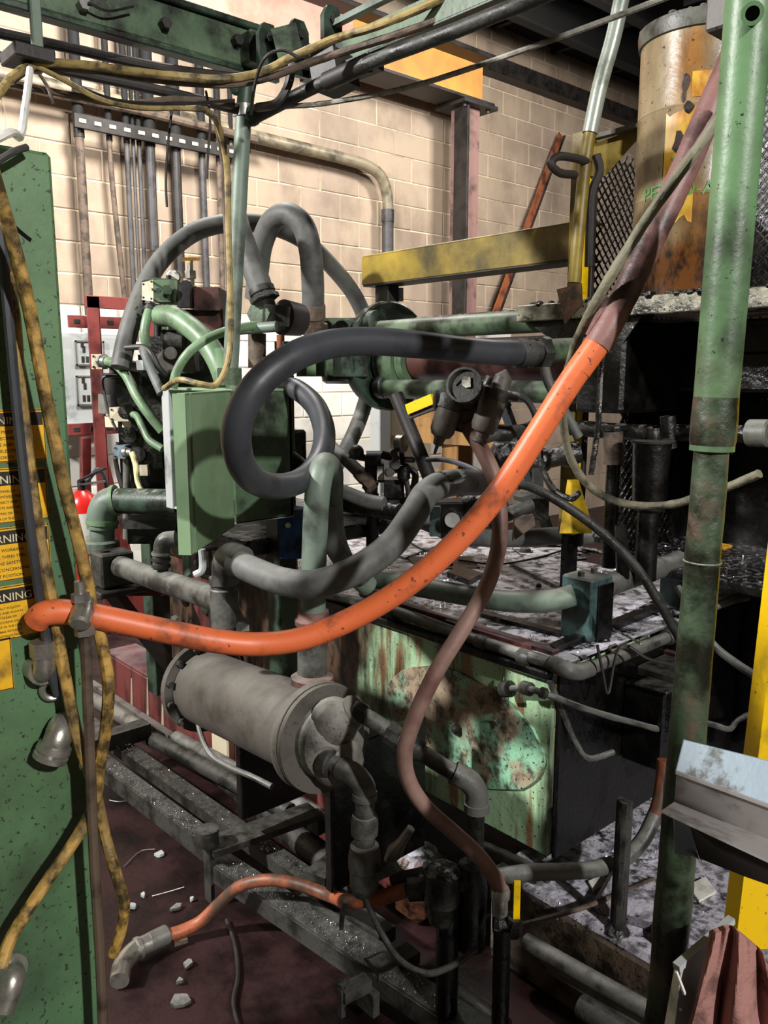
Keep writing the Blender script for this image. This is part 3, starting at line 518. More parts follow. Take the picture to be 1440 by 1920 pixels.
for (a_, b_) in ((660, 1560), (760, 1570)):
    q = OX(a_, b_, 1.46); t2 = thing('rust_block', 'rust-stained %s swarf-covered lump beside the plinth' % ('larger orange-brown' if a_ == 660 else 'smaller purple-brown'), 'block', q)
    mb = MB(); mb.box((q.x-.01, q.y-.06, 0), (q.x+.12, q.y+.06, .22 if a_ == 660 else .2), .03); part('block_body', mb, m_rustd, t2)
    part('swarf_crust', MB().ball(V((q.x+.06, q.y, .21 if a_ == 660 else .19)), .055, 10, 6, .4), m_conc, t2)
t = thing('oil_tank', 'peeling pale green hydraulic oil tank with grimy lid in the centre', 'tank', (2.0, 2.2, .28)); tank = t
part('tank_shell', MB().box((TX, 1.2, .29), (2.62, 3.55, TT), .006), m_tank, t)
part('end_face', MB().box((TX+.012, 1.186, .285), (2.64, 1.2, TT-.02), .004), m_black, t, 'black oil-soaked end of the tank')
part('lid_plate', MB().box((TX-.012, 1.17, TT), (2.64, 3.56, TT+.014), .004), m_lid, t, 'lid crusted with glinting swarf')
# access door on the front: oval raised patch
c = OX(860, 1360, TX-.004); a_, b_ = .30, .155; pl = MB(); vs = []
for i in range(36):
    th = 2*math.pi*i/36; vs.append(V((TX-.008, c.y+a_*math.cos(th)*(1+.03*random.random()), c.z+b_*math.sin(th)*(1+.06*random.random()))))
part('access_cover', MB().prism(vs, X*.012), m_tankp, t, 'oval access cover with flaking paint and gasket')
pb = OX(860, 1375, TX-.02); part('cover_knob', MB().lathe(V((TX-.008, c.y, c.z-.01)), -X, [(0, .016), (.012, .014), (.02, .007)], 14), m_iron, t)
fl_ = 0
for (px, py, s_) in ((905, 1418, .020), (852, 1500, .014), (945, 1275, .012), (840, 1330, .012), (800, 1385, .012), (870, 1300, .014), (925, 1350, .012), (880, 1460, .012)):
    q = OX(px, py, TX-.012); an = random.uniform(0, 3); e = (Y*math.cos(an)+Z*math.sin(an))*s_; f = (-Y*math.sin(an)+Z*math.cos(an))*s_*.7-X*.012
    part('paint_flake', MB().prism([q-e, q+f, q+e*.8], -X*.0015), m_tan, t, 'curled cream paint flake')
sp_ = [(640, 1085), (740, 1122), (860, 1180), (960, 1222), (1050, 1248)]
# pipe rail round the lid
t = thing('rail_pipe', 'grey-topped pipe rail along the front edge of the oil tank lid', 'pipe', OX(1040, 1240, TX))
pts = [OX(x, y, TX-.01) for x, y in ((615, 1117), (680, 1130), (760, 1152), (860, 1188), (950, 1218), (1035, 1244))]
part('rail_tube', MB().tube(pts, .0165, 12, 5, .04), m_pipe, t)
for k, (x, y) in enumerate(((700, 1128), (735, 1148), (905, 1205), (985, 1232))):
    q = OX(x, y, TX-.01); d_ = (pts[4]-pts[2]).normalized(); part('rail_coupling', MB().lathe(q-d_*.02, d_, [(0, .019), (.005, .021), (.035, .021), (.04, .019)], 14), m_iron, t)
part('corner_elbow', MB().tube([OX(1035, 1244, TX-.01), OX(1062, 1256, TX-.012), V((TX+.02, 1.145, .815)), V((TX+.07, 1.14, .815))], .021, 14, 6), m_pipe, t)
p_ = [V((TX+.06, 1.14, .815)), V((TX+.3, 1.14, .815)), V((TX+.47, 1.14, .815)), V((TX+.6, 1.14, .82))]
part('end_rail', MB().tube(p_, .017, 12, 4, .05), m_pipe, t, 'dusty rail along the tank end')
q = V((TX+.47, 1.14, .815)); part('end_coupling', MB().lathe(q-X*.035, X, [(0, .02), (.005, .024), (.065, .024), (.07, .02)], 14), m_iron, t)
# second dark ledge and red-brown lip under the rail
part('front_lip', MB().box((TX-.03, 1.2, TT-.035), (TX, 3.0, TT-.012), .004), m_black, tank, 'oily black lip under the lid')
part('lip_angle', MB().box((TX+.02, 1.22, TT+.014), (TX+.05, 2.0, TT+.03), .004), m_red, tank, 'rust-red lid angle')
def lid_plate(name, pts_, h, mat, label=None): part(name, MB().prism([OZ(x, y, TT+.014) for x, y in pts_], Z*h), mat, tank, label)
lid_plate('cover_plate', [(1010, 1040), (1100, 1078), (1045, 1105), (955, 1060)], .012, m_lid)
lid_plate('cover_plate', [(860, 1070), (905, 1084), (880, 1098), (838, 1082)], .02, m_black, 'dark square cover plate')
lid_plate('cover_plate', [(1180, 1095), (1245, 1120), (1110, 1190), (1070, 1165)], .01, m_lid)
lid_plate('cover_plate', [(960, 1030), (1080, 1030), (1100, 1050), (1000, 1060)], .008, m_lid)
lid_plate('seal_strip', [(905, 1150), (1055, 1190), (1050, 1196), (900, 1157)], .012, m_black)
lid_plate('seal_strip', [(840, 1165), (1000, 1215), (995, 1222), (835, 1172)], .014, m_red)
lid_plate('seal_strip', [(1230, 1140), (1238, 1148), (1040, 1228), (1030, 1220)], .02, m_black)
lid_plate('cover_plate', [(700, 1030), (800, 1000), (860, 1010), (760, 1050)], .01, m_lid)
lid_plate('cover_plate', [(760, 1046), (880, 1046), (900, 1066), (790, 1070)], .006, m_black)
for (x, y, r_, h) in ((985, 1038, .03, .022), (887, 1025, .022, .03), (1085, 1045, .012, .015), (1010, 1100, .01, .012), (1255, 1018, .02, .02)):
    q = OZ(x, y, TT+.014); part('filler_cap', MB().lathe(q, Z, [(0, r_), (h*.5, r_), (h*.5, r_*.75), (h, r_*.7)], 16), m_iron, tank)
for (x, y) in ((1078, 1176), (1060, 1168), (1235, 1140), (1216, 1140), (1196, 1150), (990, 1120), (930, 1168)):
    q = OZ(x, y, TT+.02); part('lid_bolt', MB().nut(q, q+Z*.016+X*.006, .011), m_iron, tank)
# crumpled scrap on the lid
for i, (x, y) in enumerate(((1110, 1040), (1150, 1050), (1060, 1025), (1185, 1035), (1120, 1150))):
    q = OZ(x, y, TT+.016); mb = MB()
    for k in range(5):
        a = random.uniform(0, 6); e = V((math.cos(a), math.sin(a), random.uniform(-.1, .4)))*.06; f = V((-math.sin(a), math.cos(a), random.uniform(-.2, .3)))*.03; p = q+V((random.uniform(-.04, .04), random.uniform(-.04, .04), .01)); mb.prism([p, p+e, p+e+f, p+f*1.2], Z*.004)
    solo('oily_scrap', mb, m_bgrime, ['crumpled oily scrap by the raised teal block, left of the black tubing', 'oily scrap heap under the black tubing crossing', 'oily scrap patch left of the big lid cap', 'oily scrap at the far right of the tank lid', 'oily scrap next to the teal block foot'][i], 'scrap')
# teal manifold block with fat pipes
q0 = OZ(1085, 1185, TT+.014)
t = thing('teal_manifold', 'dirty teal manifold block standing on the tank lid near its front corner', 'manifold', q0)
q = A(1098, 1120, 2.18); part('block', MB().box((q.x-.045, q.y-.05, TT+.014), (q.x+.055, q.y+.05, A(1098, 1077, 2.18).z), .006), m_teal, t)
part('block_side', MB().box((q.x-.02, q.y-.056, TT+.014), (q.x+.05, q.y-.05, A(1098, 1090, 2.18).z), .004), m_black, t)
for dx in (-.025, .035): part('bolt', MB().nut(V((q.x+dx, q.y, A(1098, 1077, 2.18).z)), V((q.x+dx, q.y, A(1098, 1077, 2.18).z+.012)), .01), m_iron, t)
hose('fat_pipe', 'fat grey-green pipe curving along the tank front into the teal manifold', 'pipe', [(690, 1085, 2.62), (735, 1092, 2.52), (800, 1103, 2.36), (880, 1117, 2.25), (960, 1128, 2.17), (1030, 1127, 2.13), (1075, 1116, 2.13)], .030, m_pgreen, n=16)
solo('pipe_end_cap', MB().lathe(A(685, 1080, 2.64), A(690, 1082, 2.62)-A(676, 1076, 2.66), [(-.06, .02), (-.06, .036), (.02, .036), (.02, .032)], 18), m_pgreen, 'green open-ended cap at the left end of the fat pipe', 'pipe fitting')
hose('fat_pipe', 'dusty grey-topped pipe running right from the teal manifold to the green post', 'pipe', [(1115, 1108, 2.18), (1160, 1090, 2.26), (1220, 1070, 2.36), (1275, 1052, 2.45)], .032, m_pipe, n=16)
solo('pipe_support', MB().box(tuple(A(1262, 1140, 2.5)-V((.03, .03, .1))), tuple(A(1262, 1060, 2.5)+V((.03, .03, .0))), .005), m_teal, 'teal-grey support block behind the oily green post', 'support')
hose('tank_hose', 'grey pipe lying across the rear of the tank lid under the valves', 'pipe', [(640, 950, 2.95), (700, 955, 2.9), (780, 972, 2.85), (850, 1000, 2.8), (930, 1010, 2.75), (1040, 1005, 2.7), (1110, 1005, 2.7)], .03, m_rubber, n=14)
solo('oil_tray', MB().prism([OZ(1085, 1012, .93), OZ(1270, 1040, .93), OZ(1300, 1020, .93), OZ(1140, 1000, .93)], Z*.02), m_bgrime, 'oily metal tray edge behind the fat pipe at right', 'tray')
# junction box, plumbing on the tank end
jb = A(1215, 1310, 1.98)
t = thing('junction_box', 'black junction box with dusty top mounted on the dark tank end', 'box', jb)
jx, jy = TX+.33, 1.186
q = on(1, 1180, 1290, 1.186); part('box_body', MB().box((q.x-.03, 1.06, q.z-.2), (q.x+.17, 1.186, q.z+.03), .006), m_black, t)
part('box_lid', MB().box((q.x+.03, 1.05, q.z+.03), (q.x+.18, 1.186, q.z+.06), .005), m_iron, t); part('box_step', MB().box((q.x-.04, 1.05, q.z+.028), (q.x+.09, 1.15, q.z+.038), .003), m_iron, t)
part('red_edge', MB().box((q.x+.18, 1.06, q.z-.2), (q.x+.2, 1.19, q.z+.07), .003), m_red, t)
t = thing('drain_line', 'thin grimy pipe with union running right across the dark tank end', 'pipe', on(0, 1000, 1290, 1.6))
pts = [OX(948, 1292, 1.61), OX(985, 1290, 1.6), A(1020, 1300, 1.94), A(1100, 1330, 1.98), A(1180, 1353, 2.05), A(1252, 1372, 2.12)]
part('line_tube', MB().tube(pts, .0085, 10, 6, .1), m_pipe, t)
for a_, b_ in ((0, .022), (1, .018)): part('union', MB().lathe(pts[a_], (pts[a_+1]-pts[a_]).normalized(), [(-.012, .012), (-.008, b_), (.02, b_), (.024, .012)], 12), m_iron, t)
part('end_ring', MB().lathe(pts[2], (pts[3]-pts[2]).normalized(), [(-.01, .011), (-.008, .0145), (.004, .0145), (.006, .011)], 12), m_dark, t)
hose('drain_hook', 'dangling crooked pipe with hooked foot on the dark tank end', 'pipe', [(1030, 1275, 1.98), (1055, 1335, 1.99), (1075, 1385, 2.0), (1098, 1420, 2.0), (1120, 1420, 2.02), (1150, 1410, 2.04)], .0085, m_pipe, n=10, wob=.15)
hose('drain_hook', 'small bent pipe with nut poking out right of the oily post', 'pipe', [(1300, 1350, 2.1), (1335, 1358, 2.1), (1365, 1367, 2.12), (1380, 1353, 2.2), (1398, 1342, 2.3), (1420, 1335, 2.75)], .008, m_pipe, n=10, wob=.12)
hose('end_cable', 'thin black drooping cable over the dark tank end', 'cable', [(1120, 1210, 1.95), (1130, 1260, 1.96), (1140, 1300, 1.98), (1165, 1210, 2.0), (1215, 1235, 2.0), (1280, 1250, 2.05)], .004, m_dark, n=6)
solo('stray_rod', MB().cyl(OZ(1150, 1180, TT+.03), A(1202, 1207, 1.95), .003, n=6), m_zinc, 'thin bright rod sticking over the tank end edge', 'rod')
t = thing('dark_machine_body', 'big dark machine casing behind the oily green post at right', 'machine body', (3.0, .6, .25))
part('casing', MB().box((2.66, -.4, .25), (3.4, 1.5, .95), .01), m_black, t); part('casing_panel', MB().box((2.64, -.1, .35), (2.66, 1.0, .85), .005), m_dgreen if False else m_black, t)
q = OX(1360, 1030, 2.66); part('amber_lamp', MB().box((2.60, q.y-.025, q.z-.02), (2.66, q.y+.02, q.z+.02), .004), m_label, t, 'small amber block')
hose('grey_hose', 'grey dusty hose slanting down to the right beyond the oily post', 'hose', [(1270, 1100, 2.3), (1330, 1200, 2.2), (1375, 1240, 2.1), (1440, 1280, 2.0), (1500, 1310, 1.95)], .011, m_pipe, n=10)
hose('grey_hose', 'grey loop end of hose peeking out right of the oily post near the tank lid', 'hose', [(1300, 1150, 2.3), (1345, 1135, 2.3), (1375, 1125, 2.35), (1400, 1120, 2.45)], .012, m_pipe, n=10)
# rails, channels and pipes on the floor in front
def rail(name, label, cat, pts_, z, w, h, mat, kind='bar', group='pipes and rails along the trench'):
    p0, p1 = OZ(*pts_[0], z), OZ(*pts_[1], z); d = (p1-p0).normalized(); p0 = p0-d*pts_[2]; p1 = p1+d*pts_[3]
    if kind == 'bar': return solo(name, MB().bar(p0-Z*h/2, p1-Z*h/2, w, h), mat, label, cat)
    if kind == 'tube': return solo(name, MB().tube([p0, (p0*2+p1)/3, (p0+p1*2)/3, p1], w, 14, 3), mat, label, cat)
    t = thing(name, label, cat, (p0+p1)/2*1-Z*((p0+p1)/2).z)
    part('top_leg', MB().bar(p0, p1, w, .008), mat, t); sdv = d.cross(Z).normalized()
    s_ = -1 if sdv.x > 0 else 1
    part('side_leg', MB().bar(p0+sdv*s_*w/2-Z*h/2, p1+sdv*s_*w/2-Z*h/2, .008, h), mat, t); return t
rail('trench_angle', 'dark dusty steel angle nearest the red floor along the trench', 'angle iron', ((205, 1432), (385, 1566), .5, .05), .15, .055, .06, m_iron, 'angle')
rail('trench_angle', 'broad speckled steel angle running out of frame at the bottom centre', 'angle iron', ((430, 1622), (850, 1896), .05, .6), .13, .07, .05, m_iron, 'angle')
rail('trench_channel', 'second dusty steel channel along the trench, beside the outer angle', 'channel', ((215, 1385), (590, 1650), .4, .3), .13, .06, .04, m_iron, 'bar')
rail('trench_pipe', 'dark fat pipe between the trench channels', 'pipe', ((285, 1385), (500, 1500), .0, .12), .13, .03, 0, m_iron, 'tube')
rail('trench_pipe', 'dark long pipe close to the red base beam', 'pipe', ((330, 1385), (620, 1545), .0, .3), .13, .032, 0, m_pipe, 'tube')
rail('trench_strip', 'pale dusty flat strip right beside the red base beam', 'strip', ((218, 1308), (390, 1422), .3, .1), .10, .03, .02, m_steel, 'bar')
rail('trench_pipe', 'pale short pipe at the far end beside the yellow hose', 'pipe', ((190, 1320), (280, 1375), .3, .0), .12, .03, 0, m_steel, 'tube')
rail('trench_pipe', 'broad dark pipe low in the trench behind the cross bracket', 'pipe', ((400, 1440), (640, 1640), .1, .1), .06, .04, 0, m_iron, 'tube')
rail('trench_channel', 'inner dusty channel under the curved black cable', 'channel', ((560, 1680), (800, 1830), .0, .0), .12, .035, .03, m_iron, 'bar')
rail('trench_pipe', 'short dusty pipe at lower centre right of the curved cable', 'pipe', ((800, 1830), (870, 1880), .0, .12), .08, .03, 0, m_iron, 'tube')
rail('plinth_pipe', 'pale dusty pipe along the foot of the plinth at lower right', 'pipe', ((985, 1765), (1215, 1895), .0, .4), .165, .021, 0, m_pipe, 'tube')
rail('plinth_pipe', 'second thinner pipe beneath the pale plinth pipe', 'pipe', ((1020, 1805), (1200, 1915), .0, .3), .12, .016, 0, m_pipe, 'tube')
rail('plinth_pipe', 'lowest dusty pipe at the bottom edge right of centre', 'pipe', ((1090, 1885), (1180, 1945), .0, .3), .10, .028, 0, m_iron, 'tube')
def cross(label, p, q, w, h, z, tail):
    a_, b_ = OZ(*p, z), OZ(*q, z); t = thing('cross_bracket', label, 'bracket', (a_+b_)/2-Z*z)
    part('cross_bar', MB().bar(a_-Z*h/2, b_-Z*h/2, w, h), m_iron, t)
    if tail:
        k_ = w/.06; part('drop_leg', MB().bar(a_, a_-Z*(.12*k_), .025*k_, .012), m_iron, t); part('bolt_head', MB().cyl(a_+Z*.005, a_+Z*(.035*k_), .022*k_, n=14), m_iron, t)
        c_ = b_; part('strut_end', MB().bar(c_-Z*h, c_-Z*(h+.06), .06, .02), m_iron, t)
    return t
cross('dark block bridging the trench rails near the yellow hose', (165, 1385), (275, 1352), .07, .06, .2, False)
cross('greenish cross bracket with bolt head spanning the trench rails', (390, 1585), (590, 1515), .09, .02, .19, True)
cross('angular dusty bracket below the vertical filter pipe', (590, 1640), (640, 1600), .07, .05, .19, False)
cross('small dusty clip bracket on the outer trench angle', (640, 1855), (690, 1830), .035, .03, .14, True)
cross('tiny clip on the inner channel at the bottom', (700, 1810), (745, 1790), .05, .03, .15, False)
cross('lump of grime on the inner trench channel', (750, 1790), (775, 1775), .05, .03, .15, False)
# ================================================================ HEAT EXCHANGER
hr, hl = A(606, 1383, 1.86), A(383, 1287, 2.33)
ha = (hr-hl).normalized(); HL = (hr-hl).length
t = thing('heat_exchanger', 'big dusty cylindrical heat exchanger lying before the oil tank', 'heat exchanger', hr-Z*.12); he = t
R_ = .107
part('shell', MB().lathe(hl, ha, [(-.03, R_*.5), (-.02, R_*.9), (0, R_), (HL, R_)], 40), m_cast, t)
for (o_, nm) in ((.0, 'rear_flange'), (HL-.015, 'front_flange')):
    fl2 = part(nm, MB().lathe(hl, ha, [(o_-.012, R_*1.0), (o_-.012, R_*1.24), (o_+.012, R_*1.24), (o_+.012, R_*1.0)], 40), m_cast, t)
    ua, ub = frame(ha)
    for i in range(12):
        th = 2*math.pi*i/12+.2; p = hl+ha*(o_+.012)+(ua*math.cos(th)+ub*math.sin(th))*R_*1.12; part('flange_bolt', MB().nut(p, p+ha*.014, .010), m_iron, fl2)
fl2 = part('bonnet_flange', MB().lathe(hr, ha, [(.0, R_*.8), (.0, R_*1.22), (.014, R_*1.22), (.014, R_*.8)], 40), m_cast, t)
part('bonnet', MB().lathe(hr, ha, [(.01, R_*.86), (.05, R_*.82), (.075, R_*.6), (.085, R_*.3), (.087, .01)], 30), m_bon, t)
# two ports on the bonnet with pipes
up_ = (Z-ha*Z.dot(ha)).normalized(); sdv = ha.cross(up_)
pu = A(668, 1330, 1.82); pd = A(612, 1425, 1.77)
part('port_boss', MB().cyl(hr+(pu-hr)*.45, pu, .045, .038, 18), m_bon, t); part('port_boss', MB().cyl(hr+(pd-hr)*.3, pd, .048, .036, 18), m_bon, t)
part('lobe', MB().ball(hr+ha*.05+up_*.05, .06, 16, 10), m_bon, t); part('lobe', MB().ball(hr+ha*.05-up_*.04, .065, 16, 10), m_bon, t)
top = A(586, 1300, 1.97)
part('inlet_socket', MB().lathe(top-Z*.03, Z, [(0, .06), (.03, .058), (.05, .05), (.05, .054), (.075, .054), (.08, .045)], 24), m_rustc, t, 'rusty red inlet collar')
for s_ in (.12, .45): pass
sd1 = hl+ha*.1; part('saddle', MB().box((sd1.x+.03, sd1.y-.05, .25), (sd1.x+.36, sd1.y-.02, sd1.z-.05), .004), m_black, t)  # both saddles coloured black to paint in the shade under the exchanger
sd2 = hl+ha*.55; part('saddle', MB().box((sd2.x+.03, sd2.y-.05, .25), (sd2.x+.36, sd2.y-.02, sd2.z-.05), .004), m_black, t)
# upper outlet pipe to the right with elbow down
t = thing('outlet_pipe', 'grimy outlet pipe with elbow running from the exchanger toward the tank', 'pipe', A(893, 1600, 1.75))
pts = [A(665, 1332, 1.82), A(700, 1352, 1.8), A(760, 1392, 1.78), A(830, 1436, 1.76), A(872, 1460, 1.75)]
part('pipe_tube', MB().tube(pts, .0195, 14, 4, .05), m_pipe, t)
d_ = (pts[2]-pts[0]).normalized()
for k, s_ in ((A(672, 1338, 1.82), .030), (A(735, 1377, 1.79), .028), (A(778, 1402, 1.775), .026)): part('coupling_nut', MB().lathe(k-d_*.018, d_, [(0, s_*.85), (.006, s_), (.03, s_), (.036, s_*.85)], 8 if s_ > .027 else 16), m_iron, t)
part('elbow', MB().tube([A(850, 1448, 1.755), A(880, 1465, 1.75), A(893, 1485, 1.75), A(894, 1515, 1.75)], .0265, 16, 6), m_pipe, t)
part('elbow_rim', MB().cyl(A(894, 1505, 1.75), A(894, 1520, 1.75), .030), m_pipe, t); part('drop_tube', MB().tube([A(894, 1515, 1.75), A(892, 1580, 1.75), A(890, 1680, 1.75)], .019, 12, 4), m_bgrime, t)
# lower outlet: elbow down to strainer
t = thing('strainer_pipe', 'dusty vertical pipe with elbow and strainer body below the exchanger', 'pipe', A(683, 1670, 1.7))
part('pipe_tube', MB().tube([A(612, 1425, 1.78), A(640, 1440, 1.75), A(662, 1455, 1.73)], .0215, 14, 4), m_pipe, t)
part('port_collar', MB().lathe(A(616, 1428, 1.775), (A(640, 1440, 1.75)-A(612, 1425, 1.78)).normalized(), [(-.016, .028), (-.012, .034), (.012, .034), (.016, .028)], 16), m_iron, t)
part('elbow', MB().tube([A(640, 1441, 1.75), A(664, 1452, 1.725), A(682, 1474, 1.715), A(684, 1496, 1.715)], .026, 16, 6), m_pipe, t)
part('elbow_rim', MB().cyl(A(684, 1486, 1.715), A(684, 1498, 1.715), .0285), m_pipe, t)
p0, p1 = A(684, 1490, 1.715), A(683, 1678, 1.715); L = (p1-p0).length
part('strainer_body', MB().lathe(p0, (p1-p0).normalized(), [(0, .022), (L*.2, .022), (L*.2, .028), (L*.24, .031), (L*.38, .031), (L*.4, .024), (L*.48, .024), (L*.5, .033), (L*.6, .037), (L*.72, .037), (L*.73, .034), (L*.9, .033), (L*.97, .027), (L, .02)], 20), m_pipe, t)
part('tap', MB().bar(A(700, 1645, 1.7), A(745, 1625, 1.68), .02, .018), m_pipe, t)
# ================================================================ VERTICAL PIPE, BIG HOSES
t = thing('green_hose_riser', 'tall grey-green hose bent over at the top, rising from the rusty collar', 'hose', top)
pts = [(586, 1255, 1.98), (587, 1150, 1.97), (590, 1020, 1.96), (596, 920, 1.95), (604, 880, 1.97), (613, 872, 2.05), (622, 890, 2.15), (622, 950, 2.22), (628, 1010, 2.25), (650, 1060, 2.3), (690, 1100, 2.35)]
part('hose_body', MB().tube(pts, .031, 18, 10), m_hgrey if False else m_pgreen, t)
part('lower_ferrule', MB().lathe(A(586, 1280, 1.98), Z, [(0, .034), (.0, .038), (.05, .037), (.16, .036), (.165, .033)], 20), m_pipe, t); part('rust_clamp', MB().lathe(A(588, 1170, 1.97), Z, [(0, .036), (.0, .046), (.012, .047), (.02, .04), (.035, .038)], 20), m_rustc, t)
t = thing('grey_suction_hose', 'thick slate grey hose dipping from the pipe tee and rising to the tank valves', 'hose', A(560, 1110, 1.75))
part('hose_body', MB().tube([(440, 1052, 1.95), (480, 1072, 1.9), (530, 1090, 1.85), (590, 1095, 1.8), (660, 1072, 1.8), (730, 1025, 1.85), (775, 965, 1.9), (800, 925, 1.95), (840, 905, 2.05), (890, 906, 2.2), (930, 908, 2.3)], .033, 18, 10), m_rubber, t)
part('end_cuff', MB().tube([(820, 911, 2.0), (850, 905, 2.08), (900, 905, 2.22), (935, 908, 2.32)], .0345, 16, 8), m_dark, t, 'black oily hose end')
part('elbow', MB().tube([A(424, 1085, 2.02), A(425, 1058, 2.0), A(433, 1044, 1.97), A(455, 1052, 1.94)], .036, 18, 6), m_pipe, t)
t = thing('pipe_tee', 'dusty upright pipe tee left of the heat exchanger under the grey hose', 'pipe fitting', A(424, 1200, 2.05))
p0, p1 = A(423, 1205, 2.05), A(425, 1082, 2.05); L = (p1-p0).length
part('tee_body', MB().lathe(p0, Z, [(0, .032), (L*.25, .032), (L*.27, .036), (L*.82, .036), (L*.84, .033), (L*.9, .033), (L*.9, .037), (L, .037)], 20), m_pipe, t); part('side_lug', MB().nut(A(445, 1180, 2.05), A(470, 1178, 2.05), .022), m_pipe, t)
t = thing('branch_pipe', 'fat dusty horizontal pipe from the square flange to the pipe tee', 'pipe', A(320, 1120, 2.3))
part('pipe_tube', MB().tube([A(226, 1062, 2.55), A(290, 1085, 2.4), A(350, 1104, 2.25), A(425, 1130, 2.06)], .034, 18, 4, .02), m_pipe, t)
q = A(208, 1062, 2.58); part('square_flange', MB().box((q.x-.05, q.y-.045, q.z-.06), (q.x+.06, q.y+.045, q.z+.05), .006), m_iron, t); part('flange_plate', MB().box((q.x-.07, q.y-.07, q.z-.085), (q.x+.09, q.y+.04, q.z-.065), .004), m_dark, t)
part('flange_stand', MB().bar(q-Z*.085, V((1.56, q.y+.5, .25)), .04, .04), m_dark, t); part('flange_stand', MB().bar(q-Z*.085+X*.05, V((1.62, q.y+.3, .7)), .04, .04), m_red, t)
part('flange_hole', MB().cyl(q+V((-.02, 0, .052)), q+V((-.02, 0, .056)), .015), m_dark, t)
t = thing('small_riser', 'small dark elbow riser on the fat branch pipe below the enclosure', 'pipe fitting', A(303, 1070, 2.36))
part('riser_tube', MB().tube([A(302, 1066, 2.36), A(302, 1038, 2.36), A(308, 1014, 2.36), A(330, 1010, 2.36)], .024, 14, 6), m_pipe, t)
for py in (1035, 1046, 1058): part('riser_band', MB().cyl(A(302, py, 2.36), A(302, py+5, 2.36), .028), m_steel if py == 1035 else m_dark, t)
t = thing('green_elbow_pipe', 'fat green elbow pipe beside the red fire extinguisher', 'pipe', A(190, 1060, 2.7))
part('elbow', MB().tube([A(192, 990, 2.72), A(192, 965, 2.72), A(200, 946, 2.72), A(218, 938, 2.72)], .05, 20, 6), m_pgreen, t)
part('elbow_bead', MB().cyl(A(192, 982, 2.72), A(192, 974, 2.72), .054, n=20), m_lgreen, t); part('elbow_bead', MB().cyl(A(212, 939, 2.72), A(219, 938, 2.72), .053, n=20), m_lgreen, t)
part('side_pipe', MB().cyl(A(215, 939, 2.72), A(340, 942, 2.6), .043, n=20), m_dgreen, t); part('lower_pipe', MB().cyl(A(192, 980, 2.72), A(190, 1110, 2.72), .04, n=20), m_pgreen, t)
part('coupling', MB().lathe(A(191, 1022, 2.72), Z, [(-.02, .05), (-.02, .058), (.012, .058), (.018, .05)], 20), m_pgreen, t); part('union_body', MB().lathe(A(191, 1080, 2.72), Z, [(-.06, .055), (.0, .058), (.05, .05)], 20), m_pgreen, t)
# swarf handled at the end
# ================================================================ ENCLOSURE
hx_, hy_ = 1.185, 1.957; z0, z1 = 1.137, 1.503
t = thing('control_enclosure', 'green control enclosure with its door ajar in front of the valve stack', 'enclosure', (hx_+.1, hy_+.2, z0))
part('box_back', MB().box((hx_+.185, hy_, z0), (hx_+.2, hy_+.4, z1), .003), m_encl, t)
part('box_side', MB().box((hx_, hy_, z0), (hx_+.2, hy_+.012, z1), .003), m_green, t); part('far_side', MB().box((hx_, hy_+.39, z0), (hx_+.2, hy_+.4, z1), .003), m_elec, t)
part('box_top', MB().box((hx_-.004, hy_-.004, z1), (hx_+.2, hy_+.405, z1+.008), .003), m_encl, t); part('box_bottom', MB().box((hx_, hy_, z0), (hx_+.2, hy_+.4, z0+.008), .003), m_elec, t)
part('front_frame', MB().box((hx_-.004, hy_+.36, z0), (hx_+.008, hy_+.405, z1), .002), m_elec, t, 'grey inner door frame')
e0 = V((hx_-.004, hy_-.002, 0)); e1 = V((.912, 1.706, 0)); dv = (e1-e0); nv = dv.cross(Z).normalized()
if nv.dot(CP-e0) < 0: nv = -nv
dr = part('door', MB().plate(e0+Z*(z0-.004), dv, nv*-.004, Z*(z1-z0+.008)), m_encl, t)
dn = dv.normalized()
part('door_lip', MB().plate(e1+Z*(z0-.004)-dn*.004, dn*.008, nv*-.03, Z*(z1-z0+.008)), m_encl, dr); part('door_lip', MB().plate(e0+Z*(z1), dv, nv*-.02, Z*.005), m_encl, dr)
part('door_edge', MB().plate(e1+Z*(z0-.004)-dn*.03, dn*.004, nv*.004, Z*(z1-z0+.008)), m_lgreen, dr)
for zz in (z0+.05, z1-.05): part('hinge', MB().cyl(e0+Z*(zz-.02)+nv*.003, e0+Z*(zz+.02)+nv*.003, .007), m_green, t)
part('wire', MB().ring(V((hx_+.03, hy_+.33, z0+.03)), X, .02, .002, 14, 5), m_rag, t, 'pink wire loop inside')
part('hub_plate', MB().lathe(V((hx_+.1, hy_+.1, z1+.008)), Z, [(0, .05), (.012, .05), (.016, .03)], 18), m_green, t)
t = thing('enclosure_stand', 'dark machine frame carrying the enclosure and valve stack', 'frame', (1.45, 2.6, .25))
part('frame_post', MB().box((1.39, 2.05, .25), (1.46, 2.12, 1.6), .004), m_dgreen, t); part('frame_post', MB().box((1.42, 3.0, .25), (1.5, 3.08, 1.5), .004), m_dgreen, t); part('frame_post', MB().box((1.9, 2.9, .8), (1.97, 2.97, 1.55), .004), m_black, t)
part('frame_deck', MB().box((1.3, 2.1, 1.0), (1.95, 3.1, 1.05), .006), m_black, t); part('frame_panel', MB().box((1.46, 2.1, .85), (1.50, 3.0, 1.0), .006), m_bgrime, t)
part('cross_plate', MB().box((1.35, 2.45, 1.12), (1.8, 3.05, 1.35), .01), m_black, t)
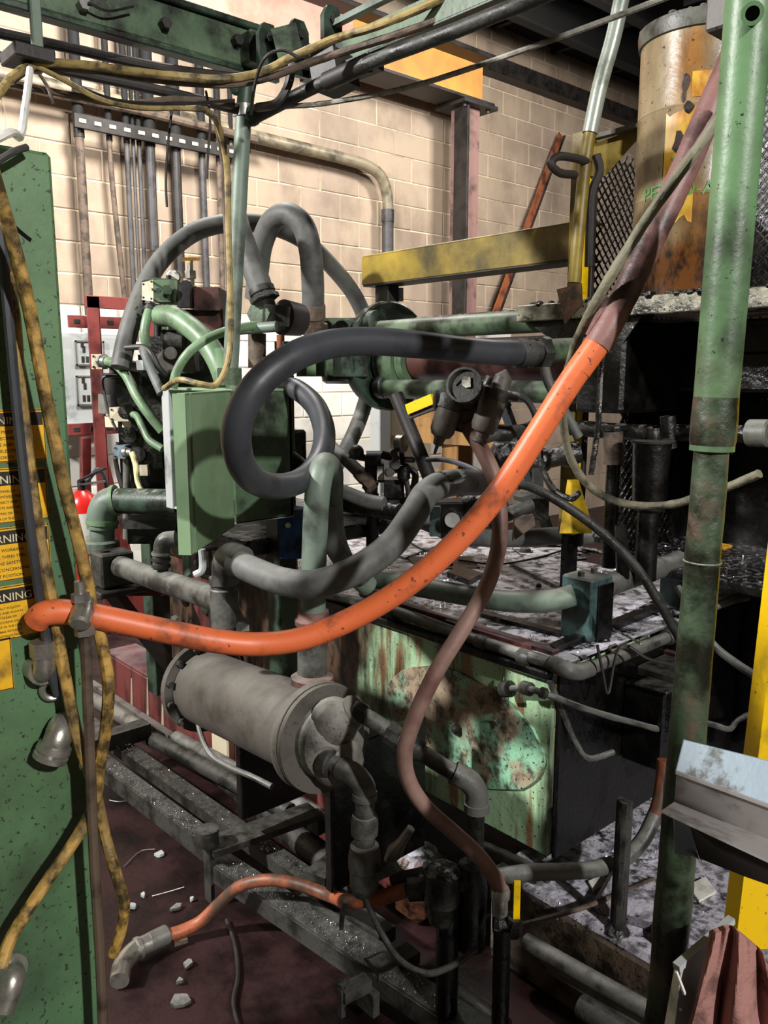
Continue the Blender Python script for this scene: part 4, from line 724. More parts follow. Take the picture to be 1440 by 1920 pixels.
# ================================================================ PRESS: CYLINDER, RODS, SHELF
PX = 2.23; PZ = 1.615
t = thing('press_cylinder', 'horizontal press cylinder with round end disc and green tie rods behind the tank', 'hydraulic cylinder', (PX, 2.2, PZ-.22)); pc = t
dc = A(727, 668, 3.27); dy = dc.y; PX = dc.x+.02; PZ = dc.z
part('end_disc', MB().lathe(V((PX, dy+.03, PZ)), -Y, [(-.03, .2), (0, .212), (.03, .212), (.036, .205)], 44), m_dgreen, t)
part('bore_tube', MB().cyl(V((PX, dy, PZ-.02)), V((PX, 1.4, PZ-.02)), .075, n=28), m_maroon, t, 'brown bore tube')
part('gland', MB().lathe(V((PX, dy-.02, PZ-.02)), -Y, [(0, .12), (.1, .115), (.1, .1), (.14, .1)], 28), m_green, t)
for (px, py) in ((705, 606), (722, 724)):
    q = A(px, py, 3.19); r_ = part('tie_rod', MB().cyl(V((q.x, q.y, q.z-(.028 if py < 650 else .01))), V((q.x, 1.45, q.z-(.028 if py < 650 else .01))), .036, n=18), m_green, t)
    part('tie_rod_nut', MB().lathe(V((q.x, q.y+.02, q.z)), -Y, [(0, .05), (.03, .048), (.035, .038)], 16), m_dgreen, r_)
for dz in (-.12, .12): part('tie_rod', MB().cyl(V((PX+.13, dy, PZ+dz)), V((PX+.13, 1.4, PZ+dz)), .036, n=16), m_dgreen, t)
# manifold behind the disc
t = thing('cylinder_manifold', 'dark green ported manifold block left of the big round disc', 'manifold', A(630, 700, 3.3))
def bx(mb, x0, y0, x1, y1, d, dep, b=.006):            # block seen at pixels x0..x1,y0..y1 with depth dep behind
    p0, p1 = A(x0, y1, d), A(x1, y0, d); e = (p1-p0); h = V((e.x, e.y, 0)); n_ = V((-h.y, h.x, 0)).normalized()
    if n_.dot(hf) < 0: n_ = -n_
    return mb.plate(p0, h, n_*dep, Z*e.z)
part('upper_block', bx(MB(), 586, 596, 672, 632, 3.2, .16), m_green, t); part('lower_block', bx(MB(), 556, 655, 690, 706, 3.15, .2), m_dgreen, t)
part('centre_block', bx(MB(), 600, 630, 690, 660, 3.2, .2), m_black, t)
for x in (610, 640): part('port', MB().cyl(A(x, 615, 3.16), A(x, 612, 3.22), .028, n=14), m_black, t)
part('port_rib', bx(MB(), 575, 660, 592, 704, 3.13, .05), m_lgreen, t, 'lighter green rib'); part('port_rib', bx(MB(), 612, 660, 624, 704, 3.13, .05), m_green, t); part('port_rib', bx(MB(), 640, 600, 655, 632, 3.18, .05), m_dgreen, t)
part('underside_boss', MB().lathe(A(640, 700, 3.25), -Z, [(0, .08), (.03, .075), (.04, .06)], 18), m_dgreen, t)
part('cylinder_foot', MB().bar(A(745, 765, 3.1), A(815, 935, 2.85), .06, .06), m_dark, pc) if False else None
solo('brace_tube', MB().tube([A(742, 740, 3.0), A(775, 820, 2.95), A(805, 895, 2.88), A(830, 960, 2.82)], .026, 14, 4), m_dark, 'dark grey brace tube slanting down from the round disc to the tank lid', 'tube')
# yellow beam
yb0, yb1 = A(680, 508, 3.4), OX(1072, 462, A(680, 508, 3.4).x)
t = thing('yellow_beam', 'dirty yellow steel channel beam above the press cylinder', 'beam', (yb0.x, yb0.y, yb0.z-.06)); X0 = yb0.x
part('web', MB().box((X0, 1.55, yb0.z-.055), (X0+.012, yb0.y, yb0.z+.055), .002), m_ydirty, t); part('end_face', MB().box((X0, yb0.y-.004, yb0.z-.055), (X0+.1, yb0.y+.008, yb0.z+.055), .003), m_ydirty, t)
part('lower_flange', MB().box((X0, 1.55, yb0.z-.062), (X0+.1, yb0.y, yb0.z-.055), .002), m_dark, t); part('upper_flange', MB().box((X0, 1.55, yb0.z+.05), (X0+.1, yb0.y, yb0.z+.058), .002), m_ydirty, t)
part('drop_leg', MB().box((X0+.02, yb0.y-.13, PZ+.2), (X0+.08, yb0.y-.05, yb0.z-.06), .004), m_dark, t); part('stub_tube', MB().cyl(A(733, 560, 3.4), A(733, 525, 3.4), .02), m_elec, t); part('stub_tube', MB().cyl(A(750, 565, 3.4), A(750, 540, 3.4), .014), m_elec, t)
# shelf
SX = 2.02; zs0, zs1 = 1.708, 1.757
t = thing('greasy_shelf', 'greasy steel shelf carrying the rusty yellow drum', 'shelf', (2.5, 1.0, zs0)); shelf = t
part('shelf_top', MB().box((SX, .1, zs1-.008), (3.1, 1.66, zs1), .002), m_bgrime, t); part('front_lip', MB().box((SX-.006, .1, zs0), (SX+.004, 1.66, zs1), .003), m_lip, t); part('end_lip', MB().box((SX, 1.65, zs0), (3.1, 1.662, zs1), .003), m_lip, t)
part('gusset', MB().prism([V((SX+.03, 1.645, zs0)), V((SX+.03, 1.25, zs0)), V((SX+.03, 1.35, zs0-.13)), V((SX+.03, 1.42, zs0-.13))], X*.012), m_black, t)
part('underframe', MB().box((SX+.3, .2, zs0-.1), (3.0, 1.5, zs0-.005), .006), m_black, t)
part('scrap_heap', MB().ball(V((SX+.14, 1.33, zs1)), .07, 12, 6, .35), m_bgrime, t); 
q = OX(1075, 560, SX-.01); rg = MB(); rg.prism([q+V((0, .06, .03)), q+V((-.01, -.03, .04)), q+V((-.015, -.04, -.02)), q+V((-.01, .02, -.07)), q+V((0, .04, -.02))], X*.006); solo('torn_sheet', rg, m_rustd, 'torn dark red scrap draped over the shelf edge by the yellow post', 'scrap')
lump = MB()
for i in range(230):
    y = random.uniform(.25, 1.62); x = SX+.4*random.random()**2; r_ = random.uniform(.004, .02); lump.ball(V((x, y, zs1)), r_, 6, 4, .7)
part('oily_crust', lump, m_bgrime, shelf, 'lumpy crust of oily swarf', True)
# drum
dq = A(1288, 520, 2.46); dz0 = zs1
DT = A(1288, 58, 2.46).z; dr_ = .158; DC = V((dq.x+.0, dq.y, dz0))
t = thing('lubricant_drum', 'tall rusty yellow drum standing on the greasy shelf', 'drum', DC); H = DT-dz0
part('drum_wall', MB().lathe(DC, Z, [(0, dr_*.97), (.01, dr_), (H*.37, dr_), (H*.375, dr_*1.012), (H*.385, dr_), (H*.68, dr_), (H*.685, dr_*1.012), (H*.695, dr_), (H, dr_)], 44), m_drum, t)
part('lid_ring', MB().lathe(DC+Z*(H-.012), Z, [(-.03, dr_*1.01), (-.028, dr_*1.04), (.0, dr_*1.06), (.014, dr_*1.05), (.018, dr_*.98), (.008, dr_*.95)], 44), m_drumb, t)
gr = MB()
for i in range(36):
    th = random.uniform(0, 6.28); gr.ball(DC+V((math.cos(th)*dr_*.99, math.sin(th)*dr_*.99, H+.004)), random.uniform(.006, .014), 6, 4, .6)
part('lid_dust_clumps', gr, m_drumb, t, 'dust clumps on the rim', True)
base_a = math.atan2(-DC.y, -DC.x)
def wrap(dth, z, r=1.008): return DC+V((math.cos(base_a+dth)*dr_*r, math.sin(base_a+dth)*dr_*r, z))
def pxz(py): return A(1250, py, 2.36).z-dz0
def patch(name, d0, d1, za, zb, mat, label=None, jag=0):
    n = 8; mb = MB(); lo = [wrap(d0+(d1-d0)*i/n, za+jag*random.uniform(-1, 1)) for i in range(n+1)]; hi = [wrap(d0+(d1-d0)*i/n, zb+jag*random.uniform(-1, 1)) for i in range(n+1)]
    mb.add(lo+hi, [(i, i+1, n+2+i, n+1+i) for i in range(n)]); return part(name, mb, mat, t, label)
def blot(name, dth, z, w, h, mat, label=None, r=1.012):
    mb = MB(); n = 9; mb.add([wrap(dth+w*math.cos(6.283*i/n)*random.uniform(.5, 1.1), z+h*math.sin(6.283*i/n)*random.uniform(.6, 1.1), r) for i in range(n)], [tuple(range(n))]); return part(name, mb, mat, t, label)
# angle: to camera = 0, positive dth is anticlockwise seen from above (towards the right in view)
patch('yellow_label', -.5, .02, pxz(415), pxz(215), m_label, 'rust-streaked yellow label', .012)
patch('orange_square', -.1, .26, pxz(192), pxz(145), m_label, 'small orange square label')
for (a_, py, w, h) in ((-.2, 160, .07, .028), (-.22, 190, .05, .018), (-.13, 210, .09, .022), (-.25, 275, .12, .035), (-.2, 290, .1, .02)): blot('puncture_hole', a_, pxz(py), w, h, m_hole, 'dark rust hole')
mb = MB(); mb.add([wrap(-.36, pxz(300), 1.014), wrap(-.12, pxz(300), 1.014), wrap(-.25, pxz(338), 1.014)], [(0, 1, 2)]); part('green_chevron', mb, m_label_g, t, 'green pointed mark')
cu = bpy.data.curves.new('txt', 'FONT'); cu.body = 'PETRO-A'; cu.size = .05; cu.align_x = 'CENTER'; o_ = bpy.data.objects.new('txt', cu); COL.objects.link(o_); dg = bpy.context.evaluated_depsgraph_get(); me0 = o_.evaluated_get(dg).to_mesh(); mb = MB()
mb.add([wrap(-.27+v.co.x/dr_, pxz(372)+v.co.y*1.0, 1.016) for v in me0.vertices], [tuple(p.vertices) for p in me0.polygons]); bpy.data.objects.remove(o_); part('lettering', mb, m_label_g, t, 'faded green lettering')
patch('rust_run', -.4, -.1, .0, pxz(400), m_rust, 'orange rust run', .02) if False else None
# yellow guard post, plate, handle, expanded metal
q = A(1098, 330, 2.62); yp = q
t = thing('guard_post', 'grimy yellow guard post with bent black handle left of the drum', 'post', (q.x, q.y, .83)); gp = t
ztp = A(1098, 250, 2.62).z
part('angle_leg', MB().box((q.x-.028, q.y-.02, A(1080, 1000, 2.62).z), (q.x+.028, q.y-.01, ztp), .002), m_yellow, t); part('angle_side', MB().box((q.x-.034, q.y-.02, A(1080, 1000, 2.62).z), (q.x-.026, q.y+.03, ztp), .002), m_ydirty, t)
part('dark_strip', MB().box((q.x+.004, q.y-.032, 1.0), (q.x+.022, q.y-.02, ztp-.05), .002), m_dark, t)
part('corner_plate', MB().prism([A(1100, 275, 2.6), A(1195, 240, 2.55), A(1195, 262, 2.55), A(1135, 330, 2.58), A(1100, 330, 2.6)], hf*.008), m_ydirty, t, 'yellow corner plate'); part('plate_edge', MB().bar(A(1098, 262, 2.59), A(1195, 237, 2.54), .03, .012), m_drumb, t)
part('base_foot', MB().box((q.x-.03, q.y-.005, .836), (q.x+.03, q.y+.02, A(1080, 990, 2.62).z), .002), m_black, t); part('base_sheet', MB().prism([A(1065, 900, 2.5), A(1085, 900, 2.5), A(1105, 965, 2.5), A(1110, 1000, 2.5), A(1050, 1000, 2.5), A(1058, 950, 2.5)], hf*.01), m_ydirt2, t, 'yellow foot sheet')
hd = [A(1104, 305, 2.5), A(1080, 297, 2.45), A(1045, 294, 2.4), A(1032, 306, 2.38), A(1046, 322, 2.4), A(1078, 328, 2.47)]; part('handle', MB().tube(hd, .0115, 10, 6), m_dark, t, 'bent black rod handle')
part('latch_tube', MB().tube([A(1118, 290, 2.5), A(1124, 320, 2.5), A(1110, 360, 2.5), A(1106, 430, 2.5), A(1104, 500, 2.5)], .013, 10, 5), m_dark, t)
t = thing('left_conduit', 'light grey conduit rising from the yellow guard post to the upper right', 'conduit', A(1080, 525, 2.5))
part('upper_tube', MB().tube([A(1168, -15, 2.5), A(1150, 70, 2.5), A(1125, 160, 2.5), A(1106, 250, 2.5)], .0225, 14, 5), m_galv, t); part('lower_tube', MB().tube([A(1106, 250, 2.5), A(1098, 300, 2.5), A(1088, 400, 2.48), A(1076, 530, 2.48)], .0185, 12, 5), m_ydirty, t, 'dirty yellow lower length')
def expanded(o, e, u, nx, nz, sw, sh, mat, parent, th=.0022, name='expanded_metal'):
    mb = MB(); n_ = e.cross(u).normalized()
    for i in range(nx):
        for k in range(nz*2):
            p = o+e*(sw*(i+(.5 if k % 2 else 0)))+u*(sh*k*.5); a = p; b = p+e*sw*.5+u*sh*.5; c = p+e*sw
            d2 = p+e*sw*.5-u*sh*.5
            for s_, f_ in ((a, b), (a, d2)): mb.plate(s_-n_*th, f_-s_, n_*th*2.5, u*th*2.2)
    return part(name, mb, mat, parent, None, True)
t = thing('mesh_guard', 'black oily expanded metal guard behind the drum and yellow post', 'guard', (2.5, 1.5, zs1))
GY = 1.56; q0 = OY(1110, 530, GY)
expanded(V((q0.x, GY, zs1)), X, Z, 17, 14, .033, .034, m_bgrime, t); part('frame_bar', MB().box((q0.x+.57, GY, zs1), (q0.x+.6, GY+.01, zs1+.55), .002), m_dark, t)
expanded(V((2.95, .2, zs1)), Y, Z, 40, 26, .033, .034, m_bgrime, t)
part('backing_panel', MB().box((3.1, .0, zs1), (3.12, 1.6, 2.7), .004), m_black, t, 'black panel behind the mesh')
# press body under the shelf
t = thing('press_machine', 'oil-black press body with mesh panels under the greasy shelf', 'press', (2.6, .8, .84)); pb = t
part('side_wall', MB().box((2.72, .0, .95), (2.8, 1.5, zs0-.1), .006), m_black, t); part('side_block', MB().box((2.32, .55, 1.50), (2.72, 1.32, 1.615), .01), m_black, t)
part('platen', MB().box((2.05, 1.30, 1.44), (2.5, 1.46, 1.70), .01), m_black, t); part('floor_tray', MB().box((2.2, .0, .95), (2.8, 1.45, .98), .006), m_bgrime, t); part('rear_wall', MB().box((2.3, 1.44, .98), (2.8, 1.46, zs0-.1), .004), m_black, t)
expanded(V((2.66, .65, 1.30)), Y, Z, 10, 6, .04, .04, m_bgrime, t, .003); expanded(V((2.25, 1.43, 1.0)), X, Z, 10, 14, .035, .036, m_bgrime, t)
expanded(V((2.62, .45, .98)), Y, Z, 8, 9, .04, .045, m_bgrime, t, .003)
q = OX(1188, 643, 2.31); pl = part('warning_plate', MB().box((2.305, q.y-.055, q.z-.03), (2.32, q.y+.055, q.z+.03), .001), m_bgrime, t, 'oily warning plate')
fr = MB()
for lo, hi in (((-.055, -.03), (.055, -.026)), ((-.055, .026), (.055, .03)), ((-.055, -.03), (-.052, .03)), ((.052, -.03), (.055, .03))): fr.box((2.302, q.y+lo[0], q.z+lo[1]), (2.306, q.y+hi[0], q.z+hi[1]), .0005)
part('plate_border', fr, m_signw, pl, None, True); text('WARNING', V((2.3, q.y, q.z+.004)), -Y, Z, .018, m_signw, pl); text('KEEP HANDS', V((2.3, q.y, q.z-.012)), -Y, Z, .011, m_signw, pl); text('CLEAR', V((2.3, q.y, q.z-.024)), -Y, Z, .01, m_signw, pl)
q = OX(1225, 650, 2.3); part('bright_knob', MB().ball(q, .012, 10, 6, 1.5), m_zinc, t); part('cable_stub', MB().tube([OX(1160, 700, 2.3), OX(1195, 712, 2.28), OX(1222, 730, 2.25)], .012, 8, 4), m_bgrime, t)
q = A(1223, 830, 2.25); zb = A(1223, 960, 2.25).z; fc = V((q.x, q.y, 0))
t = thing('filter_canister', 'black oily filter canister with dusty top plate inside the press', 'filter', (q.x, q.y, zb))
part('bowl', MB().lathe(V((q.x, q.y, zb)), Z, [(0, .03), (.01, .045), (q.z-zb, .052)], 22), m_black, t); part('top_plate', MB().lathe(q, Z, [(0, .058), (.006, .06), (.01, .055)], 22), m_iron, t); part('top_valve', MB().lathe(q, Z, [(.0, .025), (.02, .028), (.04, .024), (.045, .01)], 12), m_bgrime, t)
part('wire_bail', MB().ring(q+Z*.01, Y, .038, .004, 16, 6, 0, 3.14), m_bgrime, t); part('pedestal', MB().cyl(V((q.x, q.y, .98)), V((q.x, q.y, zb+.01)), .03), m_black, t)
q = A(1150, 870, 2.4); t = thing('bronze_canister', 'brownish small canister left of the oily filter canister', 'canister', (q.x, q.y, A(1150, 870, 2.4).z))
part('can_wall', MB().cyl(q, A(1150, 805, 2.4), .028), m_condb, t); part('can_lid', MB().cyl(A(1150, 806, 2.4), A(1150, 798, 2.4), .036), m_bgrime, t); part('can_pedestal', MB().cyl(V((q.x, q.y, .98)), q, .02), m_black, t)
t = thing('cross_pipe', 'dark horizontal pipe with pale fitting crossing behind the oily green post', 'pipe', A(1380, 830, 2.0))
part('pipe_tube', MB().tube([A(1060, 800, 2.5), A(1150, 808, 2.45), A(1300, 812, 2.3), A(1480, 815, 2.1)], .024, 14, 4, .1), m_bgrime, t); part('pale_fitting', MB().lathe(A(1405, 812, 2.17), A(1480, 815, 2.1)-A(1300, 812, 2.3), [(0, .03), (.0, .036), (.05, .036), (.055, .03)], 16), m_drumb, t); part('tee_fitting', MB().cyl(A(1255, 840, 2.33), A(1252, 780, 2.33), .022), m_bgrime, t)
part('pipe_collar', MB().lathe(A(1330, 812, 2.26), A(1480, 815, 2.1)-A(1300, 812, 2.3), [(0, .028), (.0, .034), (.03, .034), (.03, .028)], 14), m_iron, t)
hose('drip_hose', 'black crusty hose hanging inside the press under the shelf', 'hose', [(1133, 645, 2.2), (1126, 700, 2.2), (1122, 790, 2.18), (1114, 850, 2.17), (1108, 890, 2.17)], .008, m_bgrime, n=8, wob=.25)
hose('rubber_line', 'long dusty grey hose dropping along the orange hose and looping right below the press', 'hose', [(1400, 150, 1.26), (1365, 200, 1.26), (1300, 290, 1.26), (1220, 400, 1.27), (1150, 510, 1.28), (1105, 590, 1.32), (1075, 660, 1.42), (1058, 740, 1.55), (1058, 810, 1.62), (1075, 870, 1.66), (1115, 920, 1.68), (1175, 945, 1.66), (1250, 947, 1.62), (1320, 928, 1.55), (1380, 907, 1.5), (1424, 888, 1.46)], .0082, m_olive, n=12, wob=.15)
hose('rubber_line', 'short grey hose curving down from the tie rod behind the orange hose', 'hose', [(1026, 635, 2.1), (1020, 670, 2.08), (1028, 715, 2.05), (1055, 765, 2.05), (1085, 820, 2.05)], .0125, m_rubber, n=12)
hose('rubber_line', 'thin dark hose falling behind the orange hose toward the yellow foot sheet', 'hose', [(1010, 835, 2.2), (1018, 880, 2.15), (1040, 920, 2.1), (1070, 935, 2.1), (1085, 925, 2.12)], .009, m_bgrime, n=8, wob=.15)
hose('black_line', 'shiny black hose with crimp running from the valves down right across the tank lid', 'hose', [(965, 905, 1.95), (1000, 915, 1.92), (1060, 948, 1.9), (1130, 1000, 1.9), (1190, 1060, 1.9), (1230, 1120, 1.9), (1262, 1175, 1.92), (1285, 1215, 1.95)], .0115, m_iron, (.045, .015), None, m_zinc, n=12)
hose('black_hanger', 'dark vertical hanger rod over the dusty grey-topped pipe', 'rod', [(1165, 985, 2.25), (1166, 1030, 2.25), (1168, 1085, 2.25)], .018, m_black, n=10, k=3)
# ================================================================ VALVE STACK AND ITS HOSES
t = thing('valve_stack', 'hydraulic valve stack with green block and maroon coils behind the enclosure', 'valve', A(350, 720, 2.75)); vs = t
part('green_block', bx(MB(), 288, 524, 332, 566, 2.7, .12), m_green, t, 'green valve block'); part('tan_end_cap', MB().prism([A(266, 530, 2.78), A(288, 524, 2.7), A(288, 566, 2.7), A(266, 562, 2.78)], hf*.05), m_tan, t, 'tan end plate')
part('block_top', MB().prism([A(266, 529, 2.78), A(289, 523, 2.7), A(333, 526, 2.7), A(312, 532, 2.82)], Z*.004), m_dgreen, t)
part('block_bolt', MB().nut(A(313, 543, 2.69), A(313, 543, 2.66), .016), m_dgreen, t); part('block_bolt', MB().nut(A(297, 545, 2.69), A(297, 545, 2.67), .01), m_dgreen, t)
for (x, y) in ((269, 533), (284, 528), (284, 560), (269, 558)): part('cap_screw', MB().nut(A(x, y, 2.7), A(x, y, 2.68), .004), m_dark, t)
part('round_plate', MB().prism([A(332, 576, 2.68), A(336, 535, 2.68), A(342, 526, 2.68), A(350, 525, 2.68), A(356, 535, 2.68), A(356, 577, 2.68)], hf*.04), m_dark, t)
part('coil_box', bx(MB(), 364, 538, 409, 582, 2.72, .14), m_maroon, t, 'maroon coil housing'); part('coil_box', bx(MB(), 318, 580, 418, 624, 2.76, .16), m_maroon, t, 'maroon lower housing')
part('dark_block', bx(MB(), 356, 536, 366, 578, 2.74, .1), m_black, t)
g = A(327, 520, 2.74); part('gauge', MB().lathe(g+hf*.02, -hf, [(0, .024), (.03, .024), (.032, .02)], 18), m_zinc, t); part('gauge_dial', MB().lathe(g-hf*.012, -hf, [(0, .02), (.002, .019)], 18), m_glass, t)
part('needle_valve', MB().lathe(A(358, 535, 2.72), Z, [(0, .012), (.02, .012), (.02, .018), (.045, .018), (.045, .009), (.07, .009)], 10), m_zinc, t); part('brass_handle', MB().bar(A(341, 486, 2.72), A(374, 486, 2.72), .012, .01), m_brass, t, 'brass tee handle'); part('brass_stem', MB().cyl(A(358, 505, 2.72), A(358, 484, 2.72), .006), m_brass, t); part('screw_knob', MB().cyl(A(316, 526, 2.72), A(316, 516, 2.72), .008), m_dark, t)
part('body_casting', bx(MB(), 268, 630, 345, 662, 2.74, .2), m_iron, t); part('body_casting', bx(MB(), 284, 655, 360, 700, 2.72, .2), m_cast, t); part('lower_body', bx(MB(), 262, 665, 420, 740, 2.82, .25), m_black, t); part('right_body', bx(MB(), 340, 625, 425, 700, 2.86, .2), m_black, t)
part('body_cylinder', MB().cyl(A(305, 636, 2.7), A(345, 640, 2.7), .032, n=16), m_iron, t); part('body_ring', MB().cyl(A(290, 648, 2.7), A(290, 648, 2.66), .026), m_black, t); part('boss', MB().cyl(A(320, 662, 2.68), A(320, 662, 2.64), .02), m_cast, t)
part('stem_rack', bx(MB(), 288, 575, 320, 630, 2.78, .1), m_green, t); part('stem', MB().cyl(A(296, 570, 2.72), A(296, 630, 2.72), .012), m_dark, t); part('tie_stud', MB().cyl(A(316, 570, 2.73), A(316, 632, 2.73), .008), m_zinc, t)
part('lower_manifold', bx(MB(), 232, 690, 300, 1000, 2.92, .3), m_black, t); part('lower_manifold', bx(MB(), 250, 760, 300, 880, 2.8, .1), m_bgrime, t)
part('tan_tab', bx(MB(), 262, 872, 276, 892, 2.78, .03), m_tan, t); part('tan_tab', bx(MB(), 256, 675, 268, 694, 2.72, .03), m_elec, t)
for (x, y) in ((245, 815), (262, 850), (285, 800), (240, 770)): part('port_plug', MB().cyl(A(x, y, 2.86), A(x-4, y+2, 2.78), .026), m_bgrime, t)
part('flat_deck', bx(MB(), 226, 976, 330, 992, 2.7, .3), m_iron, t); part('under_deck', bx(MB(), 240, 992, 330, 1020, 2.72, .25), m_black, t)
t = thing('pilot_canister', 'grey cylindrical solenoid canister hung left of the valve stack', 'solenoid', A(212, 780, 3.0))
part('canister', MB().cyl(A(213, 772, 3.0), A(213, 706, 3.0), .042, n=20), m_dark, t); part('canister_cap', MB().cyl(A(213, 708, 3.0), A(213, 700, 3.0), .044, n=20), m_iron, t); part('canister_skirt', MB().cyl(A(208, 775, 3.0), A(208, 740, 3.0), .044, n=20), m_steel, t)
part('mount_arm', MB().bar(A(208, 790, 3.0), A(262, 790, 2.9), .05, .04), m_tan, t); part('mount_bar', MB().bar(A(208, 680, 3.0), A(280, 690, 2.85), .05, .03), m_black, t); part('hang_rod', MB().cyl(A(213, 700, 3.0), A(213, 678, 3.0), .015), m_dark, t)
def jbox(label, x0, y0, x1, y1, d, mat, lid):
    t = thing('terminal_box', label, 'terminal box', A((x0+x1)/2, y1, d)); part('box_shell', bx(MB(), x0, y0, x1, y1, d, .06), mat, t); part('gland', MB().lathe(A(x1-1, (y0+y1)/2, d-.01), rt-hf*.3, [(0, .018), (.012, .018), (.012, .014), (.03, .013)], 12), lid, t)
    part('box_arm', MB().bar(A(x1, (y0+y1)/2+4, d+.03), A(x1+40, (y0+y1)/2+6, d+.02), .025, .025), m_black, t)
    for x, y in ((x0+3, y0+4), (x0+3, y1-4)): part('corner_screw', MB().nut(A(x, y, d), A(x, y, d-.004), .004), m_dark, t)
jbox('small cream terminal box at the top left of the valve stack', 172, 664, 190, 692, 2.85, m_tan, m_iron)
jbox('cream terminal box below the grey solenoid canister', 206, 764, 240, 790, 2.85, m_tan, m_pgreen)
jbox('blue-grey terminal box feeding the pale yellow cord', 213, 836, 234, 860, 2.8, m_trough, m_steel)
hose('green_hose', 'pale green hose bowing right from the upper terminal box to behind the enclosure', 'hose', [(196, 678, 2.82), (212, 680, 2.8), (236, 703, 2.75), (258, 745, 2.7), (282, 780, 2.68), (305, 808, 2.68)], .0165, m_lgreen, (.03, .02), None, m_steel, n=12)
hose('green_hose', 'short pale green hose from the cream terminal box below the solenoid canister', 'hose', [(244, 776, 2.8), (256, 780, 2.78), (267, 800, 2.75), (280, 825, 2.72), (305, 842, 2.7)], .0125, m_lgreen, (.025, .016), None, m_pgreen, n=12)
hose('green_hose', 'vertical pale green hose under the green valve block', 'hose', [(281, 578, 2.68), (274, 602, 2.66), (271, 630, 2.65), (276, 650, 2.66)], .015, m_lgreen, (.025, .018), None, m_iron, n=12)
hose('green_hose', 'fat green hose arching right from the stem rack down behind the enclosure', 'hose', [(300, 592, 2.68), (325, 594, 2.64), (355, 612, 2.6), (385, 640, 2.56), (410, 680, 2.52), (425, 720, 2.5)], .034, m_lgreen, n=16)
hose('green_hose', 'slender green hose arching over from the pressure elbow down to the enclosure top', 'hose', [(540, 612, 2.6), (490, 610, 2.55), (440, 617, 2.45), (395, 632, 2.42), (355, 660, 2.4), (332, 695, 2.4), (324, 728, 2.4)], .0135, m_lgreen, n=12)
hose('cream_cord', 'pale yellow cord drooping from the blue-grey terminal box to the enclosure', 'cord', [(247, 848, 2.75), (254, 870, 2.74), (259, 905, 2.73), (275, 933, 2.7), (303, 940, 2.66)], .0095, m_cream, n=10)
hose('grey_tube', 'grey tube slanting from the valve casting down to the enclosure corner', 'tube', [(268, 655, 2.62), (274, 670, 2.6), (288, 705, 2.58), (303, 738, 2.55)], .014, m_hgrey, n=12)
hose('black_tube', 'thin black tube curling over the valve casting', 'tube', [(236, 652, 2.65), (272, 652, 2.62), (285, 664, 2.6), (298, 690, 2.6), (312, 705, 2.62)], .0095, m_dark, n=10)
hose('black_tube', 'thin black wire dropping from the solenoid canister', 'wire', [(236, 706, 2.9), (194, 708, 2.9), (196, 740, 2.9), (206, 780, 2.88), (218, 805, 2.85)], .005, m_dark, n=8)
hose('black_tube', 'black tube falling behind the blue-grey terminal box', 'tube', [(222, 830, 2.85), (216, 850, 2.85), (222, 890, 2.85), (235, 935, 2.85), (243, 985, 2.85), (262, 1010, 2.8)], .0085, m_dark, n=8)
solo('support_rod', MB().cyl(A(238, 860, 2.85), A(238, 1010, 2.85), .014), m_steel, 'slim steel rod below the blue-grey terminal box', 'rod')
# relief elbow with spring pilot
t = thing('pressure_elbow', 'dark hexagonal pressure elbow at the foot of the grey hose', 'pipe fitting', A(510, 640, 2.6)); pe = t
part('elbow_body', MB().bar(A(490, 590, 2.58), A(540, 596, 2.6), .09, .06), m_iron, t); part('elbow_hex', MB().nut(A(484, 588, 2.55), A(492, 589, 2.57), .042), m_green, t); part('elbow_bonnet', MB().cyl(A(530, 595, 2.6), A(562, 600, 2.65), .055, .05, 18), m_dark, t)
part('hex_neck', MB().nut(A(492, 555, 2.56), A(500, 578, 2.58), .034), m_iron, t); part('side_tube', MB().cyl(A(450, 618, 2.55), A(520, 612, 2.5), .016), m_pgreen, t); part('stem_tube', MB().cyl(A(482, 625, 2.6), A(482, 690, 2.6), .028), m_condb, t)
part('spring_plate', bx(MB(), 505, 722, 555, 732, 2.55, .06), m_iron, t)
sp2 = [];
for i in range(90):
    th = i/90*2*math.pi*9; c_ = A(534, 680, 2.5); sp2.append(c_+V((math.cos(th)*.024, math.sin(th)*.024, -.075*i/90)))
part('coil_spring', MB().tube(sp2, .0035, 6, 0), m_dark, t, 'black coil spring'); part('spring_stem', MB().cyl(A(534, 640, 2.5), A(534, 725, 2.5), .012), m_dark, t); part('spring_head', bx(MB(), 515, 640, 550, 668, 2.5, .06), m_dgreen, t); part('rust_stem', MB().cyl(A(526, 628, 2.5), A(526, 655, 2.5), .012), m_rust, t)
hose('hydraulic_hose', 'largest grey hydraulic hose arching over behind the enclosure to the round disc', 'hose', [(226, 690, 2.72), (236, 640, 2.75), (258, 570, 2.8), (300, 490, 2.88), (365, 435, 2.95), (430, 418, 3.0), (490, 420, 3.05), (560, 445, 3.15), (625, 503, 3.3), (668, 560, 3.4), (690, 620, 3.48), (696, 700, 3.5), (680, 770, 3.45), (645, 850, 3.3), (610, 900, 3.2)], .032, m_rubber, n=16)
hose('hydraulic_hose', 'grey hydraulic hose in a tight arch with brown ferrule above the manifold', 'hose', [(478, 560, 2.95), (484, 510, 2.92), (492, 455, 2.86), (513, 412, 2.8), (540, 402, 2.76), (566, 420, 2.74), (580, 460, 2.74), (586, 520, 2.76), (587, 590, 2.8)], .037, m_rubber, None, (.10, .042), m_condb, n=16)
